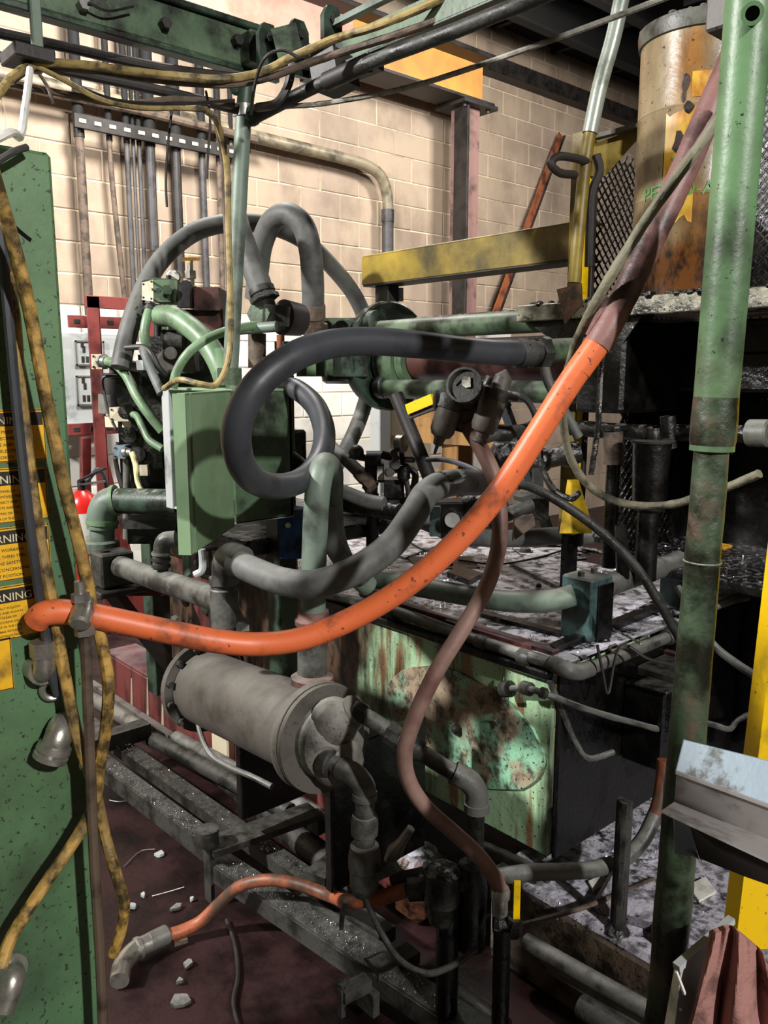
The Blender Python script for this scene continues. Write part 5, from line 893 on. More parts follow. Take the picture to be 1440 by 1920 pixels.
hose('hydraulic_hose', 'grey hydraulic hose descending steeply to the hexagonal elbow', 'hose', [(438, 395, 2.62), (448, 430, 2.6), (462, 470, 2.58), (480, 515, 2.56), (492, 548, 2.55)], .036, m_rubber, None, (.04, .04), m_iron, n=16)
hose('hydraulic_hose', 'glossy dark hydraulic hose making the big loop before the enclosure', 'hose', [(990, 662, 2.0), (930, 661, 1.95), (860, 655, 1.88), (770, 645, 1.8), (690, 640, 1.74), (610, 647, 1.68), (540, 675, 1.62), (480, 725, 1.58), (446, 790, 1.58), (446, 850, 1.62), (470, 895, 1.7), (515, 912, 1.82), (565, 900, 1.95), (600, 860, 2.08), (608, 810, 2.18), (590, 760, 2.28), (555, 730, 2.36), (525, 722, 2.42)], .0295, m_rubberd, (.09, .033), None, m_iron, n=18, k=10)
t = thing('swivel_coupling', 'dark swivel coupling with green stub joining the looped hose to the press', 'pipe fitting', A(1010, 685, 2.05))
d_ = (A(1060, 655, 2.15)-A(985, 661, 2.0)).normalized(); p_ = A(975, 662, 2.0)
part('hex_nut', MB().nut(p_, p_+d_*.03, .041), m_iron, t); part('hex_nut', MB().nut(p_+d_*.035, p_+d_*.06, .038), m_dark, t); part('collar', MB().lathe(p_, d_, [(.03, .03), (.07, .03), (.07, .036), (.09, .036)], 18), m_dark, t); part('green_stub', MB().cyl(p_+d_*.09, p_+d_*.32, .029), m_green, t)
# ================================================================ FILTER-REGULATOR-LUBRICATOR
t = thing('air_regulator_unit', 'dusty air filter regulator and lubricator set with round gauge before the press rods', 'air regulator', A(880, 860, 1.7)); fr_ = t
ax1 = (A(822, 815, 1.7)-A(845, 745, 1.7)).normalized()
p = A(846, 762, 1.7); part('filter_head', MB().lathe(A(850, 735, 1.7), ax1, [(0, .026), (.01, .032), (.035, .032), (.04, .028)], 16), m_iron, t)
b1 = part('filter_bowl', MB().lathe(A(842, 768, 1.69), ax1, [(0, .026), (.045, .0255), (.056, .02), (.06, .012), (.075, .01), (.078, .004), (.095, .003)], 18), m_cast, t, 'left filter bowl with drain cock'); 
ax2 = (A(868, 800, 1.7)-A(890, 725, 1.7)).normalized()
part('regulator_body', MB().lathe(A(884, 735, 1.72), ax2, [(-.02, .03), (0, .04), (.035, .038), (.04, .03), (.075, .027), (.085, .024)], 18), m_iron, t); part('regulator_cap', MB().lathe(A(870, 795, 1.715), ax2, [(0, .0245), (.008, .026), (.012, .02)], 16), m_condb, t)
gx = A(870, 722, 1.63); gd = (CP-gx).normalized(); gd = (gd-rt*.25+Z*.3).normalized()
gg = part('pressure_gauge', MB().lathe(gx-gd*.03, gd, [(0, .02), (.005, .034), (.03, .036), (.034, .036), (.034, .031), (.028, .030)], 26), m_iron, t, 'round pressure gauge with broken dial')
part('gauge_dial', MB().lathe(gx-gd*.004, gd, [(0, .0295), (.001, .0285)], 24), m_black, gg); a_, b_ = frame(gd); part('dial_remains', MB().prism([gx+a_*-.012+b_*-.016, gx+a_*.006+b_*-.018, gx+a_*.004+b_*.0, gx+a_*-.004+b_*.006, gx+a_*-.014+b_*.004], gd*.002), m_glass, gg); part('gauge_needle', MB().bar(gx+a_*.018, gx-b_*.015+a_*.005, .003, .002), m_zinc, gg)
ax3 = (A(905, 800, 1.66)-A(935, 715, 1.66)).normalized()
part('lubricator_head', MB().lathe(A(932, 728, 1.66), ax3, [(0, .026), (.004, .03), (.03, .03), (.034, .026)], 18), m_iron, t); part('lubricator_dome', MB().lathe(A(946, 702, 1.66), ax3, [(-.01, .002), (0, .012), (.006, .018), (.035, .02), (.04, .026)], 14), m_cast, t); part('lubricator_bowl', MB().lathe(A(925, 750, 1.655), ax3, [(0, .027), (.055, .0265), (.066, .022), (.07, .013), (.08, .012), (.084, .016), (.088, .016), (.09, .01)], 18), m_cast, t, 'right lubricator bowl')
part('fill_plug', MB().cyl(A(922, 708, 1.7), A(910, 730, 1.7), .013), m_iron, t); part('body_link', MB().cyl(A(820, 752, 1.7), A(950, 735, 1.7), .022), m_iron, t); part('inlet_nipple', MB().lathe(A(812, 752, 1.7), rt, [(0, .012), (.004, .021), (.025, .021), (.03, .015)], 14), m_iron, t); part('outlet_nipple', MB().cyl(A(945, 735, 1.66), A(972, 742, 1.66), .012), m_iron, t)
part('lower_pipe', MB().tube([A(905, 820, 1.68), A(940, 812, 1.7), A(985, 806, 1.75), A(1010, 795, 1.78)], .014, 12, 4), m_iron, t); part('lower_coupling', MB().lathe(A(938, 812, 1.7), rt, [(-.02, .014), (-.015, .018), (.02, .018), (.025, .014)], 14), m_iron, t); part('drain_knob', MB().ball(A(896, 826, 1.68), .014, 10, 6), m_iron, t)
hose('air_line', 'thin grey air line curving from the lubricator outlet down behind the orange hose', 'hose', [(962, 738, 1.66), (985, 748, 1.68), (1002, 775, 1.7), (1004, 795, 1.72), (990, 815, 1.74)], .0065, m_condg, n=8)
hose('brown_hose', 'brown rubber hose from the regulator looping down before the tank to the floor valve', 'hose', [(876, 798, 1.7), (900, 838, 1.68), (925, 890, 1.66), (936, 950, 1.64), (934, 1030, 1.62), (912, 1100, 1.6), (870, 1175, 1.58), (818, 1260, 1.56), (778, 1345, 1.55), (759, 1410, 1.55), (766, 1462, 1.56), (795, 1510, 1.57), (850, 1560, 1.58), (898, 1605, 1.58), (930, 1650, 1.57), (938, 1672, 1.57)], .0165, m_brownh, n=14, k=8)
# yellow-topped lever by the regulator
t = thing('yellow_lever', 'small yellow-edged lever under the press rods left of the regulator', 'lever', A(800, 770, 2.4)); part('lever_blade', MB().bar(A(764, 768, 2.4), A(812, 748, 2.35), .012, .03), m_yellow, t); part('lever_underside', MB().bar(A(768, 776, 2.41), A(816, 758, 2.36), .02, .03), m_dark, t)
solo('dark_hose_over_lid', MB().tube(spline([A(800, 862, 2.6), A(830, 862, 2.55), A(870, 872, 2.45), A(905, 888, 2.35)]), .008, 10, 0), m_rubberd, 'thin black hose bridging from the brace tube to the grey hose end', 'hose')
# ================================================================ VALVES ON THE TANK LID
t = thing('lid_valve_block', 'black valve block with paper tag and round dome on the tank lid', 'valve', A(700, 960, 2.75))
part('body', bx(MB(), 684, 862, 708, 930, 2.75, .08), m_black, t); part('tag_block', bx(MB(), 706, 870, 720, 905, 2.72, .05), m_iron, t); part('paper_tag', bx(MB(), 707, 875, 719, 900, 2.715, .004), m_white, t); part('top_arch', MB().lathe(A(698, 862, 2.75), rt, [(-.02, .03), (.03, .03)], 16), m_dark, t)
part('dome', MB().ball(A(668, 848, 2.75), .026, 14, 8), m_iron, t); part('side_bar', MB().cyl(A(655, 852, 2.75), A(690, 860, 2.75), .012), m_iron, t); part('stud', MB().cyl(A(715, 852, 2.75), A(742, 860, 2.75), .014), m_black, t); part('foot', MB().cyl(A(698, 925, 2.75), V((A(698, 925, 2.75).x, A(698, 925, 2.75).y, TT+.014)), .022), m_black, t)
for (x, y, r_) in ((735, 848, .012), (738, 870, .016), (728, 885, .014), (740, 858, .01)): part('knob', MB().cyl(A(x, y, 2.72), A(x+4, y+1, 2.66), r_), m_dark, t)
t = thing('lid_gauge', 'small pale pressure gauge on a thin stem above the tank lid', 'gauge', A(762, 925, 2.7))
part('gauge_case', MB().lathe(A(752, 832, 2.7), (rt*.8-hf*.5).normalized(), [(-.012, .03), (.012, .03), (.014, .026)], 20), m_zinc, t, 'gauge seen edge-on'); part('stem', MB().tube([A(753, 848, 2.7), A(757, 880, 2.7), A(766, 925, 2.7), A(768, 960, 2.7)], .009, 10, 4), m_dark, t); part('stem_body', MB().lathe(A(757, 885, 2.7), Z, [(-.03, .014), (-.02, .022), (.02, .022), (.03, .012)], 12), m_black, t); part('stem_knob', MB().cyl(A(757, 862, 2.69), A(778, 862, 2.69), .01), m_dark, t)
t = thing('black_pump_block', 'black block with curved pipe at the centre of the tank lid', 'pump', A(750, 930, 2.75)); part('body', bx(MB(), 720, 900, 758, 934, 2.72, .1), m_black, t); part('curved_pipe', MB().tube([A(735, 880, 2.72), A(765, 878, 2.72), A(778, 888, 2.72), A(776, 910, 2.72), A(768, 925, 2.72)], .012, 10, 5), m_bgrime, t); part('ring', MB().ring(A(728, 884, 2.7), rt, .014, .005, 14, 6), m_iron, t); part('base', bx(MB(), 715, 932, 770, 990, 2.74, .1), m_bgrime, t)
hose('ferrule_hose', 'grey hose with dark ferrule plugging into the black lid valve block', 'hose', [(600, 815, 2.9), (622, 838, 2.86), (645, 858, 2.82), (668, 880, 2.78), (682, 895, 2.76)], .022, m_rubber, None, (.08, .025), m_condb, n=14)
hose('lid_hose', 'dusty hose lying left to right over the tank lid under the valve block', 'hose', [(560, 890, 2.7), (610, 908, 2.68), (650, 925, 2.66), (690, 940, 2.64), (720, 945, 2.62)], .024, m_rubber, n=14)
hose('lid_hose', 'dark fat hose behind the grey-green riser at the rear of the lid', 'hose', [(515, 855, 2.8), (560, 878, 2.78), (610, 930, 2.75), (680, 950, 2.7), (750, 962, 2.6)], .03, m_bgrime, n=14)
hose('lid_hose', 'mottled hose stub poking out right of the enclosure side', 'hose', [(515, 840, 2.5), (540, 860, 2.5), (565, 880, 2.48), (585, 895, 2.45)], .03, m_bgrime, (.05, .034), None, m_iron, n=14)
hose('lid_hose', 'grey hose dropping steeply just right of the grey-green riser', 'hose', [(612, 950, 2.15), (616, 1000, 2.15), (640, 1045, 2.2), (680, 1080, 2.3)], .028, m_rubber, n=14)
t = thing('teal_solenoid', 'small bright teal solenoid block on the tank lid by the orange hose', 'solenoid', A(832, 1010, 2.4)); part('teal_face', bx(MB(), 806, 950, 826, 1006, 2.38, .02), m_teal, t, 'bright teal face'); part('body', bx(MB(), 826, 945, 868, 1008, 2.38, .08), m_black, t); part('top', bx(MB(), 808, 942, 868, 950, 2.4, .09), m_dark, t); part('round_port', MB().cyl(A(848, 975, 2.37), A(848, 975, 2.33), .022), m_steel, t); part('leg', bx(MB(), 832, 1005, 850, 1062, 2.38, .05), m_black, t)
t = thing('blue_valve', 'deep blue valve body half hidden behind the grey-green riser', 'valve', A(545, 1050, 2.4)); part('body', bx(MB(), 524, 965, 570, 1048, 2.42, .1), m_blue, t); part('cap', MB().cyl(A(545, 968, 2.44), A(545, 952, 2.44), .045), m_blue, t); part('port', MB().cyl(A(540, 985, 2.42), A(540, 985, 2.39), .008), m_signw, t)
t = thing('filter_head_block', 'dusty lever block with pale tan plate behind the orange hose', 'valve', A(980, 1000, 2.1)); part('pipe_arm', MB().cyl(A(922, 978, 2.05), A(995, 945, 2.1), .018), m_iron, t); part('pipe_tip', MB().lathe(A(918, 980, 2.045), A(995, 945, 2.1)-A(922, 978, 2.05), [(0, .016), (.004, .021), (.03, .021), (.035, .018)], 14), m_pipe, t)
part('plate', MB().prism([A(965, 975, 2.08), A(1000, 965, 2.1), A(1004, 985, 2.1), A(962, 1015, 2.08)], hf*.02), m_condb, t); part('body', bx(MB(), 990, 935, 1030, 975, 2.15, .12), m_black, t); part('fins', MB().bar(A(970, 935, 2.1), A(1005, 925, 2.12), .04, .012), m_iron, t); part('mount', bx(MB(), 1000, 880, 1020, 940, 2.25, .03), m_dark, t)
for k, (x, y, d, r_) in enumerate(((895, 948, 2.5, .04), (960, 850, 2.55, .045), (1030, 860, 2.4, .035))):
    solo('oily_fitting', MB().lathe(A(x, y, d), (rt*.9+Z*.2).normalized(), [(-.07, r_*.5), (-.05, r_), (-.01, r_), (0, r_*.8), (.03, r_*.8), (.05, r_*1.1), (.09, r_*.9)], 12), m_bgrime, ['oily black fitting low behind the orange hose near the teal solenoid', 'oily black fitting above the grey hose end behind the orange hose', 'oily black fitting right of the orange hose beside the yellow post'][k], 'pipe fitting')
hose('lid_wire', 'thin black wire snaking over the dusty lid left of the brown hose', 'wire', [OZ(770, 1018, TT+.03), OZ(800, 1032, TT+.025), OZ(850, 1028, TT+.025)], .004, m_dark, n=6)
hose('lid_wire', 'thin black wire across the lid between the caps', 'wire', [OZ(860, 1050, TT+.025), OZ(930, 1058, TT+.025), OZ(1010, 1045, TT+.03), OZ(1060, 1030, TT+.03)], .004, m_dark, n=6)
t = thing('handwheel', 'small grey hooked handle and wheel under the enclosure', 'handwheel', A(385, 1090, 2.4)); part('hook', MB().tube([A(365, 1078, 2.35), A(378, 1070, 2.35), A(380, 1050, 2.35), A(378, 1030, 2.35)], .011, 10, 5), m_elec, t, 'pale grey hook'); part('wheel', MB().ring(A(395, 1055, 2.4), (rt*.6-hf).normalized(), .045, .008, 24, 8), m_dark, t); part('wheel_spoke', MB().bar(A(393, 1028, 2.4), A(397, 1082, 2.4), .01, .008), m_dark, t); part('wheel_stem', MB().cyl(A(350, 1000, 2.4), A(350, 1100, 2.4), .012), m_pgreen, t)
# small supports on the tank front
for k, (x, y) in enumerate(((350, 1125), (388, 1140), (330, 1165))):
    q = OX(x, y, 1.6); solo('bracket_tab', MB().lathe(q, -X, [(0, .03), (.012, .028), (.02, .015)], 8), m_cast, ['left round boss on the streaked panel below the fat branch pipe', 'right round boss on the streaked panel below the fat branch pipe', 'lowest boss above the orange hose on the streaked panel'][k], 'boss')
t = thing('streaked_panel', 'streaked greenish support panel behind the fat branch pipe', 'panel', OX(300, 1200, 1.66)); part('panel_sheet', MB().box((1.635, 2.35, .27), (1.642, 3.5, 1.02), .002), m_tank, t)
part('panel_gusset', MB().prism([V((1.6, 3.3, .98)), V((1.6, 2.9, .98)), V((1.6, 2.6, .3)), V((1.6, 2.75, .3))], X*.02), m_red, t, 'dark rusty gusset'); part('panel_rib', MB().box((1.58, 2.8, .3), (1.635, 2.84, 1.0), .003), m_dark, t)
# ================================================================ RIGHT FOREGROUND
a_, b_ = A(1450, -520, 1.15), A(1243, 1925, 1.15); dn_ = (b_-a_).normalized(); fz = b_+dn_*(b_.z/-dn_.z)
t = thing('green_post', 'tall green pipe post with dark collar in the right foreground', 'post', fz)
def on_axis(px, py): q = A(px, py, 1.15); return a_+dn_*((q-a_).dot(dn_))
cA, cB = on_axis(1350, 772), on_axis(1336, 845)
part('upper_tube', MB().cyl(a_, cB, .0300, n=28), m_post, t, 'cleaner green upper length'); part('collar', MB().lathe(cA, dn_, [(-.02, .0302), (.01, .0312), (.04, .0312), (.052, .029)], 28), m_postd, t, 'dark oily collar')
lw = MB(); n_ = 60; pts = [cB-dn_*.02+(fz-cB)*(i/n_) for i in range(n_+1)]; lw.tube(pts, lambda u: .0235+.0035*min(1, u*3)+(.0015*random.random() if u > .35 else 0), 24, 0, .05); part('lower_tube', lw, m_postd, t, 'narrower oil-soaked lower length')
wl = on_axis(1300, 1052); part('weld_ring', MB().lathe(wl, dn_, [(-.001, .025), (0, .0268), (.0015, .0268), (.0025, .025)], 24), m_drumb, t)
part('base_plate', MB().box((fz.x-.09, fz.y-.09, 0), (fz.x+.09, fz.y+.09, .015), .004), m_postd, t)
q = A(1411, 25, 1.12); d_ = (CP-q).normalized(); part('side_nipple', MB().lathe(q-d_*.01, d_, [(0, .0135), (.03, .0135), (.03, .0085), (.004, .0085)], 18, False), m_post, t); part('nipple_bore', MB().lathe(q-d_*.004, d_, [(0, .0085), (.006, .0084)], 14), m_black, t)
solo('overhead_bracket', MB().box(tuple(A(1372, 0, 1.5)-V((.03, .03, .05))), tuple(A(1372, 0, 1.5)+V((.03, .03, 2.4))), .004), m_cast, 'grey ceiling hanger bar behind the top of the tall green post', 'hanger')
t = thing('sheet_trough', 'blue-grey sheet metal trough with bent flange in front of the green post', 'trough', A(1340, 1600, 1.0))
T_ = hf*.003
def PL(a, b, c, *px):
    a, b, c = P3(a), P3(b), P3(c); n_ = (b-a).cross(c-a); return [CP+ray(*p)*((a-CP).dot(n_)/ray(*p).dot(n_)) for p in px]
part('painted_plate', MB().prism(PL((1283, 1388, 1.05), (1480, 1524, .93), (1268, 1447, 1.03), (1283, 1388), (1620, 1472), (1620, 1574), (1268, 1447)), T_), m_trough, t, 'flaking blue-grey painted plate')
part('plate_edge', MB().bar(A(1268, 1448, 1.028), A(1480, 1525, .928), .004, .004), m_alu, t)
part('inner_face', MB().prism(PL((1270, 1450, 1.035), (1480, 1526, .935), (1266, 1502, 1.055), (1270, 1450), (1620, 1576), (1620, 1645), (1266, 1502)), T_), m_conc if False else m_alu, t); part('flange', MB().prism(PL((1266, 1502, 1.055), (1480, 1588, .955), (1240, 1520, .98), (1266, 1502), (1620, 1645), (1620, 1697), (1240, 1520)), Z*-.003), m_alu, t, 'bare metal flange')
part('under_panel', MB().prism(PL((1292, 1540, 1.0), (1480, 1634, .89), (1312, 1610, 1.04), (1292, 1540), (1620, 1698), (1620, 1722), (1400, 1645), (1312, 1610)), T_), m_dark, t); part('end_bracket', MB().prism([A(1264, 1532, 1.01), A(1291, 1540, 1.0), A(1311, 1611, 1.04), A(1300, 1606, 1.06), A(1266, 1600, 1.06)], T_), m_trough, t)
t = thing('yellow_guard', 'bright yellow steel guard upright at the right edge behind the trough', 'guard', A(1400, 1790, 1.22))
g0, g1 = A(1508, 700, 1.22), A(1379, 1775, 1.22); w_ = (rt*.8+hf*.25).normalized()
part('edge_flange', MB().prism([g0, g0+w_*.009, g1+w_*.009, g1], hf*.05), m_yellow, t); part('web', MB().prism([g0+w_*.008, g0+w_*.13, g1+w_*.12-Z*.03, g1+w_*.03-Z*.012, g1+w_*.008], hf*.006), m_yellow, t)
t = thing('sheet_bin', 'pale grey sheet metal bin edge behind the pink rag at the bottom right', 'bin', A(1290, 1920, 1.1))
part('front_sheet', MB().prism([A(1276, 1822, 1.08), A(1372, 1735, 1.15), A(1380, 1990, 1.15), A(1258, 1990, 1.08)], hf*.004), m_trough if False else m_elec, t); part('side_sheet', MB().prism([A(1266, 1818, 1.1), A(1277, 1822, 1.08), A(1258, 1990, 1.08), A(1236, 1990, 1.1)], hf*.004), m_white, t, 'pale side edge'); part('rim', MB().bar(A(1268, 1814, 1.08), A(1372, 1724, 1.15), .012, .01), m_elec, t); part('brace_edge', MB().bar(A(1268, 1822, 1.07), A(1284, 1864, 1.07), .003, .004), m_white, t)
part('bin_hole', MB().cyl(A(1276, 1893, 1.074), A(1276, 1893, 1.068), .002), m_dark, t)
# pink rag: pleated closed cloth
t_pts = []; nu, nv = 44, 26; front = []; back = []
for j in range(nv+1):
    v = j/nv; row = []
    for i in range(nu+1):
        u = i/nu; l_ = 1335-55*v**1.2; r_ = 1432+55*v; top_ = 1742+45*abs(u-.35)**1.3+38*max(0, u-.45)
        px = l_+(r_-l_)*u; py = top_+(1985-top_)*v
        fold = math.sin(u*13+1.2*math.sin(v*3))*.016*(.35+v)+math.sin(u*27+v*5)*.005
        if v > .3: fold -= .02*math.exp(-((u-.3)/.04)**2)*min(1, (v-.3)*4)
        row.append(A(px, py, 1.05-fold+.03*abs(u-.5)))
    front.append(row)
mb = MB(); W_ = nu+1; vs_ = [p for r in front for p in r]+[p+hf*.010 for r in front for p in r]; o2 = W_*(nv+1); fs = []
for j in range(nv):
    for i in range(nu):
        a = j*W_+i; fs += [(a, a+1, a+W_+1, a+W_), (o2+a, o2+a+W_, o2+a+W_+1, o2+a+1)]
for i in range(nu): fs += [(i, o2+i, o2+i+1, i+1), (nv*W_+i, nv*W_+i+1, o2+nv*W_+i+1, o2+nv*W_+i)]
for j in range(nv): fs += [(j*W_, (j+1)*W_, o2+(j+1)*W_, o2+j*W_), (j*W_+nu, o2+j*W_+nu, o2+(j+1)*W_+nu, (j+1)*W_+nu)]
mb.add(vs_, fs); solo('pink_rag', mb, m_rag, 'crumpled dirty pink shop rag draped over the sheet bin at the bottom right', 'rag')
q = OZ(1158, 1745, .25); qt = A(1172, 1500, (q-CP).dot(hf))
t = thing('iron_stake', 'crusty dark flat bar standing upright on the plinth', 'bar', q); part('bar_shaft', MB().bar(q, qt, .034, .016), m_iron, t); part('foot_crust', MB().lathe(q, Z, [(0, .03), (.012, .02), (.02, .012)], 10), m_bgrime, t)
part('bar_crust', MB().tube([q+(qt-q)*(i/14)-hf*.006 for i in range(15)], lambda u: .0125+.003*random.random(), 8, 0, .3), m_iron, t)
hose('floor_hose', 'grey dusty hose curling along the plinth edge up behind the green post', 'hose', [(925, 1645, 1.72), (990, 1636, 1.72), (1060, 1634, 1.74), (1120, 1628, 1.78), (1170, 1610, 1.82), (1205, 1575, 1.86), (1230, 1525, 1.9)], .019, m_pipe, n=14)
hose('floor_hose', 'short orange hose end rising right behind the green post above the grey hose', 'hose', [(1226, 1535, 1.895), (1236, 1505, 1.905), (1242, 1470, 1.92), (1246, 1425, 1.93)], .0185, m_orangeb, n=14)
solo('plinth_rail', MB().tube([OZ(905, 1588, .3), OZ(960, 1612, .3), OZ(1030, 1645, .3)], .016, 12, 4, .1), m_pipe, 'dusty pale pipe lying at the foot of the tank front corner', 'pipe')
solo('thin_rod', MB().tube([OZ(972, 1735, .27), OZ(1040, 1718, .29), OZ(1120, 1692, .29), OZ(1225, 1648, .29)], .006, 8, 4), m_condb, 'thin brown rod lying across the plinth behind the iron stake', 'rod')
t = thing('plinth_wire', 'broken block of concrete on the plinth behind the iron stake', 'rubble', OZ(1195, 1690, .25)); q = OZ(1200, 1700, .25); part('rubble_piece', MB().box((q.x-.09, q.y-.05, .24), (q.x+.12, q.y+.1, .29), .02, .3), m_conc, t); part('rubble_piece', MB().box((q.x-.1, q.y-.13, .24), (q.x-.02, q.y-.07, .28), .015, .6), m_concs, t)
t['label'] = 'broken concrete rubble on the plinth behind the iron stake'; t.name = 'concrete_rubble'; ORG[t.name] = ORG.get('plinth_wire', V((0, 0, 0)))
for k, (x, y, w) in enumerate(((1118, 1660, .03), (1315, 1670, .05))): q = OZ(x, y, .252); solo('pale_scrap', MB().prism([q+V((-w, -w*.4, 0)), q+V((w*.4, -w*.6, 0)), q+V((w, w*.3, .004)), q+V((-w*.3, w*.6, .002))], Z*.006), m_white, ['small pale scrap on the plinth left of the iron stake', 'larger pale scrap on the plinth right of the green post'][k], 'scrap')
# valve with yellow handle, floor fittings
t = thing('ball_valve', 'oily ball valve with yellow lever handle at the plinth corner', 'valve', A(955, 1740, 1.6)); part('handle', MB().bar(A(968, 1722, 1.6), A(970, 1652, 1.6), .014, .006, hf), m_yellow, t, 'yellow lever handle'); part('valve_body', MB().lathe(A(925, 1735, 1.62), rt, [(0, .02), (.01, .028), (.05, .028), (.06, .02)], 14), m_bgrime, t); part('stem_nut', MB().nut(A(962, 1735, 1.6), A(964, 1722, 1.6), .014), m_iron, t)
part('drop_pipe', MB().cyl(A(942, 1740, 1.6), V((A(942, 1740, 1.6).x, A(942, 1740, 1.6).y, 0)), .019), m_bgrime, t); part('hose_barb', MB().lathe(A(938, 1672, 1.57), -Z, [(-.01, .018), (0, .021), (.012, .021), (.015, .017), (.05, .017)], 14), m_zinc, t)
t = thing('valve_cluster', 'cluster of grimy black pipe fittings joining the floor orange hose', 'pipe fitting', A(840, 1690, 1.62)); part('hose_clamp', MB().lathe(A(762, 1668, 1.68), rt+Z*.12, [(0, .02), (.004, .026), (.05, .028), (.055, .022)], 14), m_iron, t)
part('tee_body', MB().lathe(A(830, 1625, 1.64), -Z, [(0, .03), (.01, .042), (.08, .042), (.09, .034), (.13, .03)], 16), m_bgrime, t); part('side_arm', MB().cyl(A(790, 1660, 1.66), A(880, 1650, 1.64), .026), m_bgrime, t); part('upright', MB().lathe(A(885, 1620, 1.66), -Z, [(0, .03), (.06, .036), (.2, .033)], 14), m_black, t); part('thin_arm', MB().tube([A(735, 1648, 1.72), A(780, 1640, 1.7), A(810, 1632, 1.68)], .014, 10, 4), m_iron, t); part('bright_nut', MB().nut(A(800, 1634, 1.66), A(812, 1628, 1.66), .02), m_silver, t); part('small_tap', MB().lathe(A(745, 1590, 1.75), (Z*.8+rt*.5), [(-.04, .012), (-.01, .02), (.02, .012), (.06, .01)], 10), m_steel, t)
part('support_leg', MB().cyl(V((A(840, 1690, 1.64).x, A(840, 1690, 1.64).y, 0)), A(840, 1680, 1.64), .025), m_black, t)
fp = [OZ(300, 1757, .035), OZ(340, 1745, .035), OZ(375, 1728, .05), OZ(410, 1695, .10), OZ(450, 1662, .17), OZ(500, 1650, .20), OZ(560, 1658, .2), OZ(620, 1680, .2), (665, 1690, 1.72), (710, 1684, 1.7), (765, 1668, 1.68)]
hose('floor_air_hose', 'dirty orange hose snaking over the trench rails from the floor to the fittings', 'hose', fp, .0165, m_orangeb, n=14)
f0, f1 = OZ(303, 1756, .035), OZ(225, 1795, .035); d_ = (f1-f0).normalized()
t = thing('hose_coupler', 'silver elbow coupler on the left end of the floor orange hose', 'hose fitting', f0-Z*.035); part('clamp_sleeve', MB().lathe(f0, d_, [(-.02, .022), (-.015, .026), (.035, .026), (.04, .02)], 18), m_steel, t); part('coupler_elbow', MB().tube([f0+d_*.03, f0+d_*.075, f0+d_*.105+V((-.02, -.03, 0)), f0+d_*.115+V((-.04, -.075, -.005))], .025, 14, 5), m_zinc, t); part('coupler_rim', MB().lathe(f0+d_*.06, d_, [(0, .026), (.003, .03), (.012, .03), (.015, .026)], 18), m_zinc, t); part('clamp_tab', MB().bar(f0-d_*.005+V((.02, -.02, -.02)), f0-d_*.03+V((.03, -.03, -.02)), .02, .012), m_condb, t)
hose('curved_cable', 'black cable looping from the strainer over the inner trench channel', 'cable', [(678, 1662, 1.71), (694, 1705, 1.68), (718, 1755, 1.64), (752, 1802, 1.6), (800, 1825, 1.57), (845, 1812, 1.57), (893, 1780, 1.6)], .0072, m_iron, n=10)
hose('flex_tube', 'grey flexible tube dropping behind the heat exchanger into the trench', 'tube', [(368, 1335, 2.25), (376, 1375, 2.2), (395, 1415, 2.15), (430, 1438, 2.1), (470, 1455, 2.05), (510, 1475, 2.0)], .008, m_pipe, n=10)
hose('flex_tube', 'curved grey tube end under the strainer elbow', 'tube', [(560, 1425, 1.95), (568, 1455, 1.93), (590, 1472, 1.9), (615, 1472, 1.9)], .010, m_pipe, n=10)
hose('floor_cable', 'thin black cable lying on the red floor at the lower left', 'cable', [OZ(425, 1725, .008), OZ(440, 1770, .008), OZ(446, 1830, .008), OZ(438, 1880, .008), OZ(450, 1935, .008)], .006, m_dark, n=8)
hose('floor_cable', 'slim cable dropping from the floor orange hose between the rails', 'cable', [(648, 1690, 1.7), (642, 1715, 1.72), (640, 1740, 1.74)], .006, m_iron, n=8, k=3)
for k, (x, y, w) in enumerate(((340, 1882, .03), (352, 1812, .022), (338, 1845, .012), (330, 1706, .02), (248, 1704, .02), (360, 1690, .01), (268, 1682, .01), (300, 1605, .022))):
    q = OZ(x, y, .001); mb = MB(); n = 7; ang = random.uniform(0, 6); mb.prism([q+V((math.cos(ang+6.283*i/n)*w*random.uniform(.5, 1), math.sin(ang+6.283*i/n)*w*random.uniform(.4, 1), random.uniform(0, .008))) for i in range(n)], Z*.008)
    solo('floor_scrap', mb, m_pipe if k in (0, 1, 2, 3) else m_elec, ['largest grey scrap on the red floor at the bottom', 'grey flake on the red floor above the largest scrap', 'tiny dark flake between the two grey scraps on the red floor', 'curled grey flake on the floor under the orange hose bend', 'pale paper strip on the floor beside the thinner yellow hose', 'pale chip on the floor left of the orange hose bend', 'pale chip on the floor near the yellow hose', 'pale scrap on the floor in front of the bolted cross bracket'][k], 'scrap')
for k, pts in enumerate(([(232, 1625), (265, 1595), (290, 1592)], [(205, 1500), (222, 1503), (245, 1500)], [(285, 1680), (315, 1672), (345, 1663)])):
    solo('wire_offcut', MB().tube([OZ(x, y, .006) for x, y in pts], .0016, 5, 4), m_steel, ['bent wire offcut on the floor right of the yellow hose', 'short wire offcut on the floor beside the pipe by the cabinet', 'straight wire offcut on the floor under the outer trench angle'][k], 'wire')
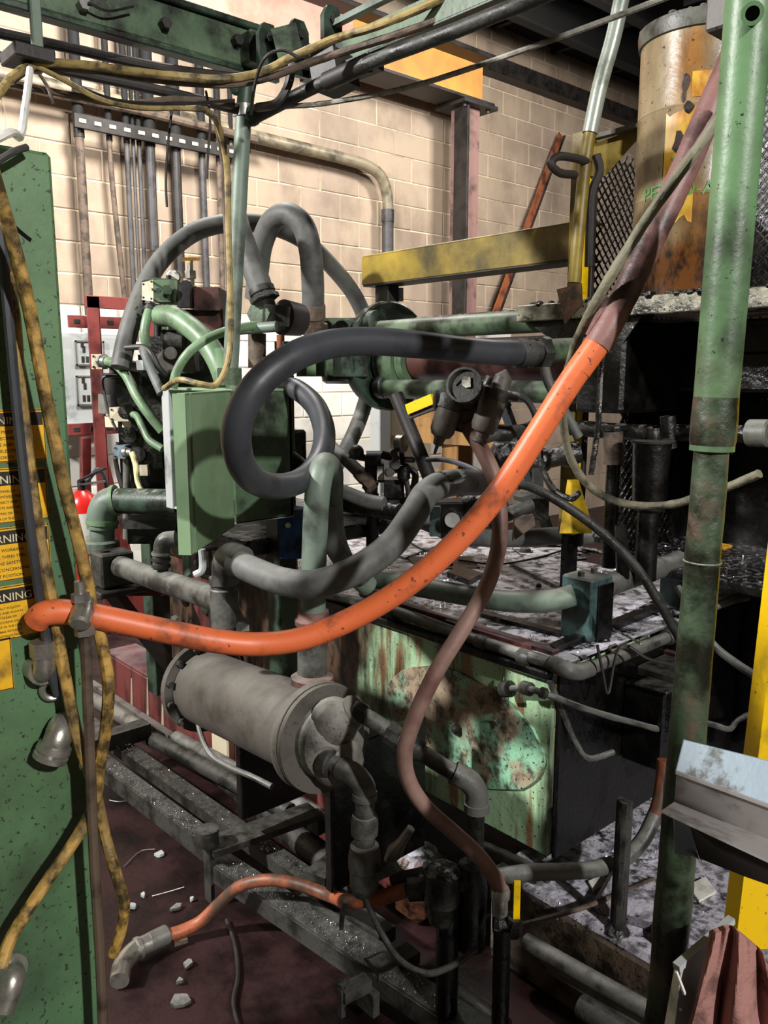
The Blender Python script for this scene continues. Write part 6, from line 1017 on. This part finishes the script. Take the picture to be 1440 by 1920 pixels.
# ---------------------------------------------------------------- swarf
def swarf(n, fn, size, mat, label):
    mb = MB()
    for _ in range(n):
        p = fn(); s_ = size*random.uniform(.4, 1.3); a = V((random.gauss(0, 1), random.gauss(0, 1), random.gauss(0, .6))).normalized()*s_; b = V((random.gauss(0, 1), random.gauss(0, 1), random.gauss(0, .6))).normalized()*s_*.6
        mb.add([p, p+a, p+b, p+(a+b)*.4+Z*s_*.5], [(0, 1, 2), (0, 3, 1), (1, 3, 2), (0, 2, 3)])
    o = solo('metal_swarf', mb, mat, label, 'swarf', None, 'stuff'); return o
def clump(x0, x1, y0, y1, z, nc=26, sp=.07):
    cs = [(random.uniform(x0, x1), random.uniform(y0, y1)) for _ in range(nc)]
    def f():
        while 1:
            if random.random() < .6: c = random.choice(cs); x, y = random.gauss(c[0], sp), random.gauss(c[1], sp)
            else: x, y = random.uniform(x0, x1), random.uniform(y0, y1)
            if x0 < x < x1 and y0 < y < y1: return V((x, y, z))
    return f
swarf(4500, clump(TX, 2.62, 1.18, 2.9, TT+.014), .0055, m_silver, 'glinting metal swarf scattered over the oil tank lid')
swarf(4500, clump(1.5, 2.9, .1, 1.3, .25), .006, m_silver, 'glinting metal swarf scattered over the concrete plinth')
swarf(1500, clump(SX, SX+.3, .3, 1.71, zs1), .006, m_silver, 'glinting swarf along the greasy shelf edge')
def press_pt():  # chips added for the light showing through holes in the mesh
    r_ = random.random()
    if r_ < .45: return V((random.uniform(2.21, 2.7), random.uniform(.3, 1.42), .982))
    if r_ < .75: return V((2.656, random.uniform(.6, 1.3), random.gauss(1.42, .08)))
    return V((2.612, random.uniform(.45, .8), random.uniform(1.0, 1.4)))
swarf(900, press_pt, .006, m_silver, 'bright chips added for glints of light on the press mesh and tray')
def rail_pt():
    u = random.random(); v = random.gauss(0, 1); r_ = random.random(); a, b = ((205, 1432), (385, 1566)) if r_ < .25 else (((430, 1622), (850, 1896)) if r_ < .7 else ((215, 1385), (590, 1650)))
    z_ = .156 if r_ < .25 else (.136 if r_ < .7 else .152); return OZ(a[0]+(b[0]-a[0])*u, a[1]+(b[1]-a[1])*u, z_)+V((random.uniform(-.028, .028), 0, 0))
swarf(2200, rail_pt, .0045, m_silver, 'glinting swarf lying along the trench rails')
def he_pt(): p = hr+ha*random.uniform(.01, .075); th = random.gauss(0, .9); ua2 = (Z-ha*Z.dot(ha)).normalized(); return p+(ua2*math.cos(th)+ha.cross(ua2)*math.sin(th))*R_*.8
